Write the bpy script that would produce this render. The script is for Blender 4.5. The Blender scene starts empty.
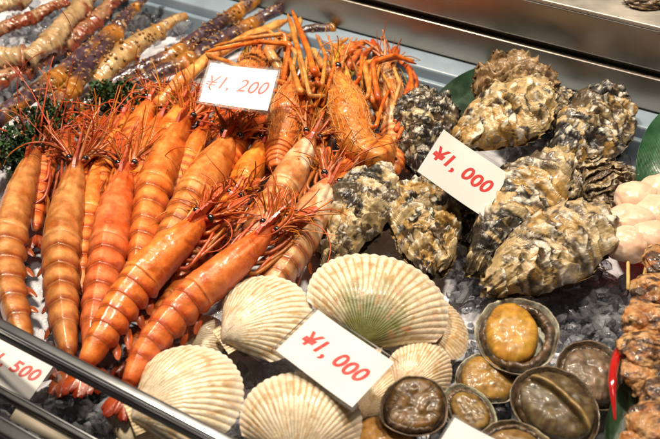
import bpy, math, random
import numpy as np
from mathutils import Vector

sc = bpy.context.scene
COL = sc.collection
rng = np.random.default_rng(7)
PI = math.pi

# ------------------------------------------------------------------ camera geometry
TH = math.radians(40.0); DIST = 0.94; F = 1000.0
CAM = np.array([0.0, -DIST*math.cos(TH), DIST*math.sin(TH)])
FWD = np.array([0.0, math.cos(TH), -math.sin(TH)])
RGT = np.array([1.0, 0.0, 0.0])
UPV = np.array([0.0, math.sin(TH), math.cos(TH)])

def nrm(v):
    v = np.asarray(v, float)
    return v/max(np.linalg.norm(v), 1e-12)
def ray(px, py):
    return FWD + (px-330.0)/F*RGT - (py-219.5)/F*UPV
def W(px, py, z=0.0):
    d = ray(px, py)
    return CAM + d*((z-CAM[2])/d[2])
def onplane(px, py, P0, N):
    d = ray(px, py)
    return CAM + d*(np.dot(P0-CAM, N)/np.dot(d, N))
def proj(P):
    v = np.asarray(P)-CAM
    z = v@FWD
    return np.array([330+F*(v@RGT)/z, 219.5-F*(v@UPV)/z])
def mpp(P):
    return float((np.asarray(P)-CAM)@FWD)/F

# ------------------------------------------------------------------ noise
_g = np.random.default_rng(99).normal(size=(512, 3)); _g /= np.linalg.norm(_g, axis=1)[:, None]
def perlin(p, seed=0):
    p = np.asarray(p, float); sh = p.shape[:-1]; p = p.reshape(-1, 3)
    i = np.floor(p).astype(np.int64); f = p-i
    u = f*f*f*(f*(f*6-15)+10)
    out = np.zeros(len(p))
    for dx in (0, 1):
        for dy in (0, 1):
            for dz in (0, 1):
                h = ((i[:, 0]+dx)*73856093) ^ ((i[:, 1]+dy)*19349663) ^ ((i[:, 2]+dz)*83492791) ^ (seed*2654435 + 12345)
                h = (h ^ (h >> 13))*1274126177
                h = (h ^ (h >> 16)) & 511
                g = _g[h]
                d = (f-np.array([dx, dy, dz]))
                w = (u[:, 0] if dx else 1-u[:, 0])*(u[:, 1] if dy else 1-u[:, 1])*(u[:, 2] if dz else 1-u[:, 2])
                out += w*(g*d).sum(1)
    return (out*1.6).reshape(sh)
def fbm(p, octv=4, seed=0, gain=0.5):
    p = np.asarray(p, float); a = 1.0; s = 0.0; t = 0.0
    for k in range(octv):
        s = s + a*perlin(p*(2.03**k), seed+k*17); t += a; a *= gain
    return s/t
def ridge(p, octv=4, seed=0, gain=0.5):
    p = np.asarray(p, float); a = 1.0; s = 0.0; t = 0.0
    for k in range(octv):
        s = s + a*(1-np.abs(perlin(p*(2.03**k), seed+k*17))*2); t += a; a *= gain
    return s/t
def sst(a, b, x):
    t = np.clip((np.asarray(x)-a)/(b-a), 0, 1); return t*t*(3-2*t)
def mixc(a, b, f):
    f = np.asarray(f)[..., None]
    return np.asarray(a)*(1-f)+np.asarray(b)*f

# ------------------------------------------------------------------ mesh builder
class MB:
    def __init__(s):
        s.V = []; s.Q = []; s.T = []; s.C = []; s.n = 0
    def raw(s, V, Q=None, T=None, col=(0.5, 0.5, 0.5)):
        V = np.asarray(V, float).reshape(-1, 3)
        c = np.asarray(col, float)
        if c.ndim == 1: c = np.tile(c, (len(V), 1))
        c = c.reshape(-1, 3)
        if Q is not None and len(Q): s.Q.append(np.asarray(Q, np.int64)+s.n)
        if T is not None and len(T): s.T.append(np.asarray(T, np.int64)+s.n)
        s.V.append(V); s.C.append(c); s.n += len(V)
    def grid(s, P, col=(0.5, 0.5, 0.5), wu=False, wv=False, flip=False):
        n, m = P.shape[:2]
        idx = np.arange(n*m).reshape(n, m)
        if wu: idx = np.vstack([idx, idx[:1]])
        if wv: idx = np.hstack([idx, idx[:, :1]])
        q = np.stack([idx[:-1, :-1], idx[1:, :-1], idx[1:, 1:], idx[:-1, 1:]], -1).reshape(-1, 4)
        if flip: q = q[:, ::-1]
        c = np.asarray(col, float)
        if c.ndim == 3: c = c.reshape(-1, 3)
        s.raw(P.reshape(-1, 3), q, None, c)
    def tube(s, P, R, sides=8, col=(0.5, 0.5, 0.5), ell=1.0, D=None):
        P = np.asarray(P, float); n = len(P)
        R = np.broadcast_to(np.asarray(R, float), (n,)).copy()
        T = np.gradient(P, axis=0); T /= np.maximum(np.linalg.norm(T, axis=1)[:, None], 1e-12)
        up = np.array([0, 0, 1.0]) if D is None else np.asarray(D, float)
        if abs(T[0]@up) > 0.95: up = np.array([0.3, 1, 0.1])
        U = np.zeros_like(P); u = nrm(up-T[0]*(up@T[0]))
        for i in range(n):
            u = nrm(u-T[i]*(u@T[i])); U[i] = u
        S = np.cross(T, U)
        a = np.linspace(0, 2*PI, sides, endpoint=False)
        G = P[:, None, :]+R[:, None, None]*(np.cos(a)[None, :, None]*U[:, None, :]*ell+np.sin(a)[None, :, None]*S[:, None, :])
        # rounded caps
        e0 = P[0]-T[0]*R[0]*0.6; e1 = P[-1]+T[-1]*R[-1]*0.6
        G = np.concatenate([np.tile(e0, (1, sides, 1)), G, np.tile(e1, (1, sides, 1))], 0)
        c = np.asarray(col, float)
        if c.ndim == 2:
            c = np.concatenate([c[:1], c, c[-1:]], 0)[:, None, :].repeat(sides, 1)
        elif c.ndim == 3:
            c = np.concatenate([c[:1], c, c[-1:]], 0)
        s.grid(G, c, wv=True)
    def box(s, c, X, Y, Z, hx, hy, hz, col=(0.5, 0.5, 0.5)):
        X, Y, Z = map(np.asarray, (X, Y, Z))
        V = [c+X*hx*a+Y*hy*b+Z*hz*d for a in (-1, 1) for b in (-1, 1) for d in (-1, 1)]
        Q = [(0, 1, 3, 2), (4, 6, 7, 5), (0, 4, 5, 1), (2, 3, 7, 6), (0, 2, 6, 4), (1, 5, 7, 3)]
        s.raw(V, Q, None, col)
    def build(s, name, mat, parent=None, smooth=True, bevel=0):
        V = np.concatenate(s.V); C = np.concatenate(s.C)
        org = np.zeros(3)
        p = parent
        while p is not None:
            org += np.array(p.location); p = p.parent
        V = V-org
        Q = np.concatenate(s.Q) if s.Q else np.zeros((0, 4), np.int64)
        T = np.concatenate(s.T) if s.T else np.zeros((0, 3), np.int64)
        me = bpy.data.meshes.new(name)
        me.vertices.add(len(V)); me.vertices.foreach_set('co', V.astype(np.float32).ravel())
        loops = np.concatenate([Q.ravel(), T.ravel()])
        me.loops.add(len(loops)); me.loops.foreach_set('vertex_index', loops.astype(np.int32))
        ls = np.concatenate([np.arange(len(Q))*4, len(Q)*4+np.arange(len(T))*3])
        me.polygons.add(len(ls)); me.polygons.foreach_set('loop_start', ls.astype(np.int32))
        me.update(calc_edges=True); me.validate()
        me.polygons.foreach_set('use_smooth', np.full(len(me.polygons), smooth))
        at = me.color_attributes.new('Col', 'FLOAT_COLOR', 'POINT')
        if len(me.vertices) == len(C):
            at.data.foreach_set('color', np.hstack([C, np.ones((len(C), 1))]).astype(np.float32).ravel())
        me.materials.append(mat)
        o = bpy.data.objects.new(name, me); COL.objects.link(o)
        if parent is not None: o.parent = parent
        if bevel:
            b = o.modifiers.new('bevel', 'BEVEL'); b.width = bevel; b.segments = 3; b.limit_method = 'ANGLE'
        return o

def thing(name, label, cat, loc, group=None):
    o = bpy.data.objects.new(name, None); COL.objects.link(o)
    o.empty_display_size = 0.01
    o.location = tuple(float(x) for x in loc)
    o['label'] = label; o['category'] = cat
    if group: o['group'] = group
    return o
def tag(o, label, cat, group=None):
    o['label'] = label; o['category'] = cat
    if group: o['group'] = group
    return o

def crom(P, n):
    """smooth curve through the points, n samples evenly by arc length"""
    P = np.asarray(P, float)
    if len(P) == 2:
        return P[0]+(P[1]-P[0])*np.linspace(0, 1, n)[:, None]
    E = np.vstack([2*P[0]-P[1], P, 2*P[-1]-P[-2]])
    out = []
    for i in range(1, len(E)-2):
        t = np.linspace(0, 1, 24, endpoint=False)[:, None]
        a, b, c, d = E[i-1], E[i], E[i+1], E[i+2]
        out.append(0.5*((2*b)+(-a+c)*t+(2*a-5*b+4*c-d)*t**2+(-a+3*b-3*c+d)*t**3))
    out.append(P[-1:]); out = np.vstack(out)
    L = np.r_[0, np.cumsum(np.linalg.norm(np.diff(out, axis=0), axis=1))]
    s = np.linspace(0, L[-1], n)
    return np.stack([np.interp(s, L, out[:, k]) for k in range(3)], 1)

# ------------------------------------------------------------------ materials
def new_mat(name):
    m = bpy.data.materials.new(name); m.use_nodes = True
    nt = m.node_tree; b = nt.nodes['Principled BSDF']
    return m, nt, b
def col_mat(name, rough=0.4, coat=0.0, sss=0.0, sr=(1, .4, .2), sscale=0.004, var=0.25, vscale=60, bscale=300, bstr=0.15, spec=0.5, rvar=0.15, bdist=0.001):
    m, nt, b = new_mat(name)
    at = nt.nodes.new('ShaderNodeAttribute'); at.attribute_name = 'Col'
    tc = nt.nodes.new('ShaderNodeTexCoord')
    n1 = nt.nodes.new('ShaderNodeTexNoise'); n1.inputs['Scale'].default_value = vscale; n1.inputs['Detail'].default_value = 6
    nt.links.new(tc.outputs['Object'], n1.inputs['Vector'])
    mr = nt.nodes.new('ShaderNodeMapRange'); mr.inputs[1].default_value = 0.3; mr.inputs[2].default_value = 0.7
    mr.inputs[3].default_value = 1-var; mr.inputs[4].default_value = 1+var
    nt.links.new(n1.outputs['Fac'], mr.inputs[0])
    hs = nt.nodes.new('ShaderNodeHueSaturation')
    nt.links.new(at.outputs['Color'], hs.inputs['Color']); nt.links.new(mr.outputs[0], hs.inputs['Value'])
    nt.links.new(hs.outputs['Color'], b.inputs['Base Color'])
    mr2 = nt.nodes.new('ShaderNodeMapRange'); mr2.inputs[1].default_value = 0.3; mr2.inputs[2].default_value = 0.7
    mr2.inputs[3].default_value = max(0.03, rough-rvar); mr2.inputs[4].default_value = min(1, rough+rvar)
    nt.links.new(n1.outputs['Fac'], mr2.inputs[0]); nt.links.new(mr2.outputs[0], b.inputs['Roughness'])
    b.inputs['Specular IOR Level'].default_value = spec
    b.inputs['Coat Weight'].default_value = coat; b.inputs['Coat Roughness'].default_value = 0.12
    if sss:
        b.inputs['Subsurface Weight'].default_value = sss
        b.inputs['Subsurface Radius'].default_value = sr
        b.inputs['Subsurface Scale'].default_value = sscale
    if bstr:
        n2 = nt.nodes.new('ShaderNodeTexNoise'); n2.inputs['Scale'].default_value = bscale; n2.inputs['Detail'].default_value = 5
        nt.links.new(tc.outputs['Object'], n2.inputs['Vector'])
        bp = nt.nodes.new('ShaderNodeBump'); bp.inputs['Strength'].default_value = bstr; bp.inputs['Distance'].default_value = bdist
        nt.links.new(n2.outputs['Fac'], bp.inputs['Height']); nt.links.new(bp.outputs['Normal'], b.inputs['Normal'])
    return m

M = {}
M['prawn'] = col_mat('prawn_shell', 0.36, 0.22, 0.15, (1, .35, .12), 0.003, 0.24, 120, 420, 0.35, 0.5)
M['prawn_thin'] = col_mat('prawn_limb', 0.40, 0.1, 0.0, var=0.2, vscale=200, bstr=0)
M['eye'] = col_mat('prawn_eye', 0.12, 0.6, 0, var=0.1, bstr=0)
M['rough_prawn'] = col_mat('river_prawn_shell', 0.38, 0.3, 0.12, (1, .35, .12), 0.003, 0.35, 120, 420, 0.6, 0.5)
M['oyster'] = col_mat('oyster_shell', 0.40, 0.2, 0, var=0.3, vscale=160, bscale=330, bstr=0.7, bdist=0.0012)
M['scallop'] = col_mat('scallop_shell', 0.42, 0.18, 0.0, var=0.13, vscale=150, bscale=600, bstr=0.35)
M['abalone_shell'] = col_mat('abalone_shell', 0.4, 0.3, 0, var=0.35, vscale=200, bscale=400, bstr=0.6)
M['abalone_flesh'] = col_mat('abalone_flesh', 0.44, 0.15, 0.2, (1, .5, .2), 0.004, 0.35, 90, 120, 0.04)
M['crab'] = col_mat('crab_shell', 0.28, 0.6, 0.1, (1, .5, .3), 0.003, 0.25, 120, 300, 0.5)
M['muscle'] = col_mat('scallop_meat', 0.36, 0.2, 0.6, (1, .45, .3), 0.006, 0.08, 90, 300, 0.15)
M['grill'] = col_mat('grilled_meat', 0.45, 0.18, 0.1, (1, .5, .2), 0.003, 0.4, 150, 260, 1.0, bdist=.002)
M['leaf'] = col_mat('leaf', 0.42, 0.15, 0, var=0.2, vscale=80, bscale=300, bstr=0.2)
M['parsley'] = col_mat('parsley', 0.5, 0.1, 0, var=0.3, vscale=200, bstr=0)
M['wood'] = col_mat('skewer_wood', 0.55, 0, 0, var=0.2, vscale=150, bstr=0.2)
M['red_gloss'] = col_mat('red_gloss', 0.18, 0.8, 0, var=0.1, vscale=80, bstr=0.05)
M['paper'] = col_mat('card_paper', 0.55, 0, 0, var=0.02, vscale=40, bstr=0.05)
M['ink'] = col_mat('red_ink', 0.6, 0, 0, var=0.15, vscale=250, bstr=0)
M['plastic_blue'] = col_mat('tray_plastic', 0.4, 0.1, 0, var=0.12, vscale=30, bscale=200, bstr=0.15)
M['black'] = col_mat('black_plastic', 0.45, 0.1, 0, var=0.2, vscale=60, bstr=0.03)

def metal_mat(name, base, rough, stretch_dir=None, bstr=0.1, streak=1.0):
    m, nt, b = new_mat(name)
    b.inputs['Metallic'].default_value = 1.0
    tc = nt.nodes.new('ShaderNodeTexCoord'); mp = nt.nodes.new('ShaderNodeMapping')
    nt.links.new(tc.outputs['Object'], mp.inputs['Vector'])
    if stretch_dir is not None:
        mp.inputs['Rotation'].default_value = (0, 0, -stretch_dir)
        mp.inputs['Scale'].default_value = (3, 120, 160)
    n = nt.nodes.new('ShaderNodeTexNoise'); n.inputs['Scale'].default_value = 4; n.inputs['Detail'].default_value = 5
    nt.links.new(mp.outputs['Vector'], n.inputs['Vector'])
    n2 = nt.nodes.new('ShaderNodeTexNoise'); n2.inputs['Scale'].default_value = 14; n2.inputs['Detail'].default_value = 8
    n2.inputs['Roughness'].default_value = 0.7
    nt.links.new(tc.outputs['Object'], n2.inputs['Vector']); n2.inputs['Detail'].default_value = 3
    mr = nt.nodes.new('ShaderNodeMapRange'); mr.inputs[1].default_value = 0.3; mr.inputs[2].default_value = 0.7
    mr.inputs[3].default_value = rough*0.9; mr.inputs[4].default_value = rough*1.25
    nt.links.new(n2.outputs['Fac'], mr.inputs[0]); nt.links.new(mr.outputs[0], b.inputs['Roughness'])
    cr = nt.nodes.new('ShaderNodeMixRGB'); cr.inputs[1].default_value = (*[c*0.88 for c in base], 1); cr.inputs[2].default_value = (*base, 1)
    nt.links.new(n2.outputs['Fac'], cr.inputs[0]); nt.links.new(cr.outputs[0], b.inputs['Base Color'])
    bp = nt.nodes.new('ShaderNodeBump'); bp.inputs['Strength'].default_value = bstr; bp.inputs['Distance'].default_value = 0.0006
    nt.links.new(n.outputs['Fac'], bp.inputs['Height']); nt.links.new(bp.outputs['Normal'], b.inputs['Normal'])
    return m
def sleeve_mat(ior=1.12, rough=.25):
    m, nt, b = new_mat('clear_sleeve')
    out = nt.nodes['Material Output']; nt.nodes.remove(b)
    tr = nt.nodes.new('ShaderNodeBsdfTransparent'); tr.inputs[0].default_value = (0.90, 0.90, 0.90, 1)
    gl = nt.nodes.new('ShaderNodeBsdfGlossy'); gl.inputs['Roughness'].default_value = rough
    fr = nt.nodes.new('ShaderNodeFresnel'); fr.inputs[0].default_value = ior
    mx = nt.nodes.new('ShaderNodeMixShader')
    nt.links.new(fr.outputs[0], mx.inputs[0]); nt.links.new(tr.outputs[0], mx.inputs[1]); nt.links.new(gl.outputs[0], mx.inputs[2])
    nt.links.new(mx.outputs[0], out.inputs[0])
    return m
M['sleeve'] = sleeve_mat()
M['pane'] = sleeve_mat(1.05, .1)
def ice_mat():
    m, nt, b = new_mat('ice')
    out = nt.nodes['Material Output']; nt.nodes.remove(b)
    tc = nt.nodes.new('ShaderNodeTexCoord')
    n = nt.nodes.new('ShaderNodeTexNoise'); n.inputs['Scale'].default_value = 55; n.inputs['Detail'].default_value = 6
    nt.links.new(tc.outputs['Object'], n.inputs['Vector'])
    n2 = nt.nodes.new('ShaderNodeTexNoise'); n2.inputs['Scale'].default_value = 260; n2.inputs['Detail'].default_value = 3
    nt.links.new(tc.outputs['Object'], n2.inputs['Vector'])
    bp = nt.nodes.new('ShaderNodeBump'); bp.inputs['Strength'].default_value = 0.45; bp.inputs['Distance'].default_value = 0.0012
    nt.links.new(n2.outputs['Fac'], bp.inputs['Height'])
    tr = nt.nodes.new('ShaderNodeBsdfTransparent'); tr.inputs[0].default_value = (.92, .94, .97, 1)
    df = nt.nodes.new('ShaderNodeBsdfTranslucent'); df.inputs[0].default_value = (.80, .82, .87, 1)
    d2 = nt.nodes.new('ShaderNodeBsdfDiffuse'); d2.inputs[0].default_value = (.78, .80, .85, 1)
    mm = nt.nodes.new('ShaderNodeMixShader'); mm.inputs[0].default_value = .45
    nt.links.new(df.outputs[0], mm.inputs[1]); nt.links.new(d2.outputs[0], mm.inputs[2])
    mr = nt.nodes.new('ShaderNodeMapRange'); mr.inputs[1].default_value = .35; mr.inputs[2].default_value = .72; mr.inputs[3].default_value = .05; mr.inputs[4].default_value = .55
    nt.links.new(n.outputs['Fac'], mr.inputs[0])
    m1 = nt.nodes.new('ShaderNodeMixShader'); nt.links.new(mr.outputs[0], m1.inputs[0]); nt.links.new(tr.outputs[0], m1.inputs[1]); nt.links.new(mm.outputs[0], m1.inputs[2])
    gl = nt.nodes.new('ShaderNodeBsdfGlossy'); gl.inputs['Roughness'].default_value = .05
    fr = nt.nodes.new('ShaderNodeFresnel'); fr.inputs[0].default_value = 1.42
    for x in (gl, fr, d2): nt.links.new(bp.outputs['Normal'], x.inputs['Normal'])
    m2 = nt.nodes.new('ShaderNodeMixShader'); nt.links.new(fr.outputs[0], m2.inputs[0]); nt.links.new(m1.outputs[0], m2.inputs[1]); nt.links.new(gl.outputs[0], m2.inputs[2])
    nt.links.new(m2.outputs[0], out.inputs[0])
    return m
M['ice'] = ice_mat()
M['bed'] = col_mat('counter_bed', 0.25, 0.5, 0, var=0.35, vscale=45, bscale=90, bstr=0.8, bdist=0.004)

# ------------------------------------------------------------------ counter, ice, back panel
B1 = W(330, 26, 0.035); B2 = W(660, 114, 0.035)
UB = nrm(B2-B1); NB = nrm(np.array([-UB[1], UB[0], 0.0]))
if NB[1] < 0: NB = -NB
ZUP = np.array([0, 0, 1.0])
BANG = math.atan2(UB[1], UB[0])

def flat_sheet(name, mat, c0, nx, ny, sx, sy, z, amp, freq, col, seed):
    x = np.linspace(-sx, sx, nx); y = np.linspace(-sy, sy, ny)
    X, Y = np.meshgrid(x, y, indexing='ij')
    P = c0+X[..., None]*UB+Y[..., None]*NB
    P[..., 2] = z+amp*fbm(P*freq, 4, seed)
    mb = MB(); mb.grid(P, col); o = mb.build(name, mat); o['kind'] = 'structure'
    return o
bc = (B1+B2)/2; bc = np.array([bc[0], bc[1], 0.0])
# bed runs from the tray rim forward
flat_sheet('counter_bed', M['bed'], bc-NB*0.56, 240, 200, 0.75, 0.56, -0.008, 0.010, 30, (0.74, 0.74, 0.80), 3)
# tray rim (pale blue plastic) along the back
mb = MB()
rc = bc-NB*0.0
mb.box(rc-NB*0.014+ZUP*0.010, UB, NB, ZUP, 0.8, 0.016, 0.024, (0.24, 0.31, 0.38))
o = mb.build('tray_rim', M['plastic_blue'], bevel=0.003); o['kind'] = 'structure'
mb = MB()
mb.box(rc-NB*0.034+ZUP*0.002, UB, NB, ZUP, 0.8, 0.0035, 0.020, (0.22, 0.29, 0.36))
mb.build('rim_lip', M['plastic_blue'], o, bevel=0.002)

M['steel'] = metal_mat('brushed_steel', (0.43, 0.385, 0.33), 0.36, BANG, 0.25)
M['steel_top'] = metal_mat('pale_steel', (0.66, 0.61, 0.54), 0.5, BANG, 0.3)  # paler and rougher steel for the ledge top
M['chrome'] = metal_mat('polished_rail', (0.72, 0.74, 0.76), 0.16, None, 0.02)
M['gap_shade_steel'] = metal_mat('gap_shade_steel', (0.10, 0.08, 0.07), 0.4, BANG, 0.2)
st = thing('steel_panel', 'long brushed steel back panel with a bright ledge running behind the seafood', 'panel', bc)
mb = MB(); mb.box(bc+NB*0.012+ZUP*(0.0345+0.018), UB, NB, ZUP, 0.85, 0.010, 0.0185); mb.build('lower_face', M['steel'], st, bevel=0.0015)
mb = MB(); mb.box(bc+NB*0.024+ZUP*(0.0715+0.004), UB, NB, ZUP, 0.85, 0.015, 0.0042); mb.build('shadow_gap', M['gap_shade_steel'], st)  # recessed strip, its shade put into a dark copy of the steel
_b = bc+NB*0.002+ZUP*0.080
_t = np.linspace(0, .6, 600)
_e = min((abs(proj(_b+UB*t)[0]-660), t) for t in _t)[1]
_h = min((abs(proj(_b+UB*_e+ZUP*h)[1]-34), h) for h in np.linspace(.01, .1, 400))[1]
mb = MB(); mb.box(bc+NB*0.016+ZUP*(0.080+_h/2), UB, NB, ZUP, 0.85, 0.014, _h/2); mb.build('upper_face', M['steel'], st, bevel=0.002)
mb = MB(); mb.box(bc+NB*0.23+ZUP*(0.080+_h+.0023), UB, NB, ZUP, 0.85, 0.228, 0.0022); mb.build('ledge', M['steel_top'], st, bevel=0.001)
LEDGE_Z = 0.080+_h+.0045

def ico_chunk(r, squash=1.0):
    # irregular faceted chunk from a jittered icosahedron
    t = (1+5**.5)/2
    V = np.array([(-1, t, 0), (1, t, 0), (-1, -t, 0), (1, -t, 0), (0, -1, t), (0, 1, t), (0, -1, -t), (0, 1, -t), (t, 0, -1), (t, 0, 1), (-t, 0, -1), (-t, 0, 1)], float)
    V /= np.linalg.norm(V[0])
    V *= rng.uniform(0.55, 1.2, (12, 1)); V *= rng.uniform(0.6, 1.25, (1, 3)); V[:, 2] *= squash
    q = rng.normal(size=(3, 3)); q, _ = np.linalg.qr(q)
    T = [(0, 11, 5), (0, 5, 1), (0, 1, 7), (0, 7, 10), (0, 10, 11), (1, 5, 9), (5, 11, 4), (11, 10, 2), (10, 7, 6), (7, 1, 8), (3, 9, 4), (3, 4, 2), (3, 2, 6), (3, 6, 8), (3, 8, 9), (4, 9, 5), (2, 4, 11), (6, 2, 10), (8, 6, 7), (9, 8, 1)]
    return (V@q)*r, np.array(T)
mb = MB()
for k in range(1000):
    px, py = rng.uniform(-30, 690), rng.uniform(40, 470)
    if px < 330 and py < 330 and rng.random() < 0.8: continue
    z = rng.uniform(-0.012, 0.006)
    c = W(px, py, z)
    r = rng.choice([0.004, 0.007, 0.011, 0.016], p=[.3, .3, .25, .15])
    V, T = ico_chunk(r, 0.55)
    mb.raw(V+c, None, T, (0.8, 0.82, 0.88))
# fine crush round the abalones and below the scallop skewers
for (cx, cy, sx, sy, n) in [(585, 300, 35, 22, 90), (490, 405, 26, 14, 70), (470, 285, 22, 22, 50), (545, 318, 25, 20, 40), (130, 400, 70, 28, 120), (600, 330, 25, 18, 70)]:
    for k in range(n):
        c = W(cx+rng.normal()*sx*.6, cy+rng.normal()*sy*.6, rng.uniform(0.0, 0.012))
        V, T = ico_chunk(rng.uniform(0.002, 0.0085), 0.7)
        mb.raw(V+c, None, T, (0.8, 0.82, 0.88))
for (cx, cy, sx, sy, n) in [(80, 30, 50, 22, 200), (20, 80, 40, 20, 120), (120, 20, 60, 14, 200)]:
    for k in range(n):
        c = W(cx+rng.normal()*sx*.6, cy+rng.normal()*sy*.6, rng.uniform(0.0, 0.014))
        V, T = ico_chunk(rng.uniform(0.004, 0.011), 0.7)
        mb.raw(V+c, None, T, (0.8, 0.82, 0.88))
for k in range(240):
    c = W(135+rng.normal()*45, 408+rng.normal()*18, rng.uniform(0.000, 0.018))
    if proj(c)[1] < 372+.5*(proj(c)[0]-90)+16: c[2] = .004
    V, T = ico_chunk(rng.uniform(0.003, 0.010), 0.7)
    mb.raw(V+c, None, T, (0.8, 0.82, 0.88))
# large clear slabs
for (cx, cy, r) in [(575, 300, .030), (548, 305, .026), (608, 285, .024), (470, 270, .026), (455, 250, .024), (500, 300, .022), (270, 348, .034), (283, 360, .028), (600, 318, .022), (150, 420, .03), (110, 405, .026)]:
    V, T = ico_chunk(r*1.15, 0.45)
    V[:, 2] *= 0.4
    mb.raw(V+W(cx, cy, 0.006), None, T, (0.8, 0.82, 0.88))
o = mb.build('crushed_ice', M['ice'], smooth=False); o['kind'] = 'stuff'
tag(o, 'grey clear crushed ice and slabs under the shellfish', 'ice')

# ------------------------------------------------------------------ prawns
PAL = {
    'tan':    dict(base=(.38, .088, .012), light=(.64, .28, .095), band=(.22, .026, .005), leg=(.36, .045, .010)),
    'orange': dict(base=(.60, .098, .005), light=(.78, .290, .065), band=(.36, .028, .004), leg=(.50, .075, .010)),
    'amber':  dict(base=(.50, .100, .007), light=(.72, .300, .075), band=(.28, .030, .005), leg=(.48, .075, .010)),
    'pale':   dict(base=(.50, .12, .020), light=(.72, .42, .21), band=(.32, .040, .008), leg=(.48, .075, .012)),
    'river':  dict(base=(.56, .12, .008), light=(.68, .28, .06), band=(.36, .045, .005), leg=(.54, .18, .035)),
}
PROF_T = [0, .05, .12, .22, .33, .42, .50, .62, .75, .86, .95, 1.0]
PROF_A = [.26, .46, .68, .88, .99, 1.03, .93, .86, .75, .60, .42, .28]

def whisker(mb, p, d, length, r, col, bend, n=26, zmin=0.006, seed=0):
    rg = np.random.default_rng(seed)
    P = [np.array(p, float)]; d = nrm(d); ax = nrm(rg.normal(size=3)); st = length/n
    for k in range(n):
        d = nrm(d+np.cross(ax, d)*bend/n+rg.normal(size=3)*0.05)
        q = P[-1]+d*st
        if q[2] < zmin: q[2] = zmin; d[2] = abs(d[2])*0.3
        P.append(q)
    P = crom(np.array(P), n+10)
    mb.tube(P, np.linspace(r, r*0.35, len(P)), 5, col)

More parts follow.
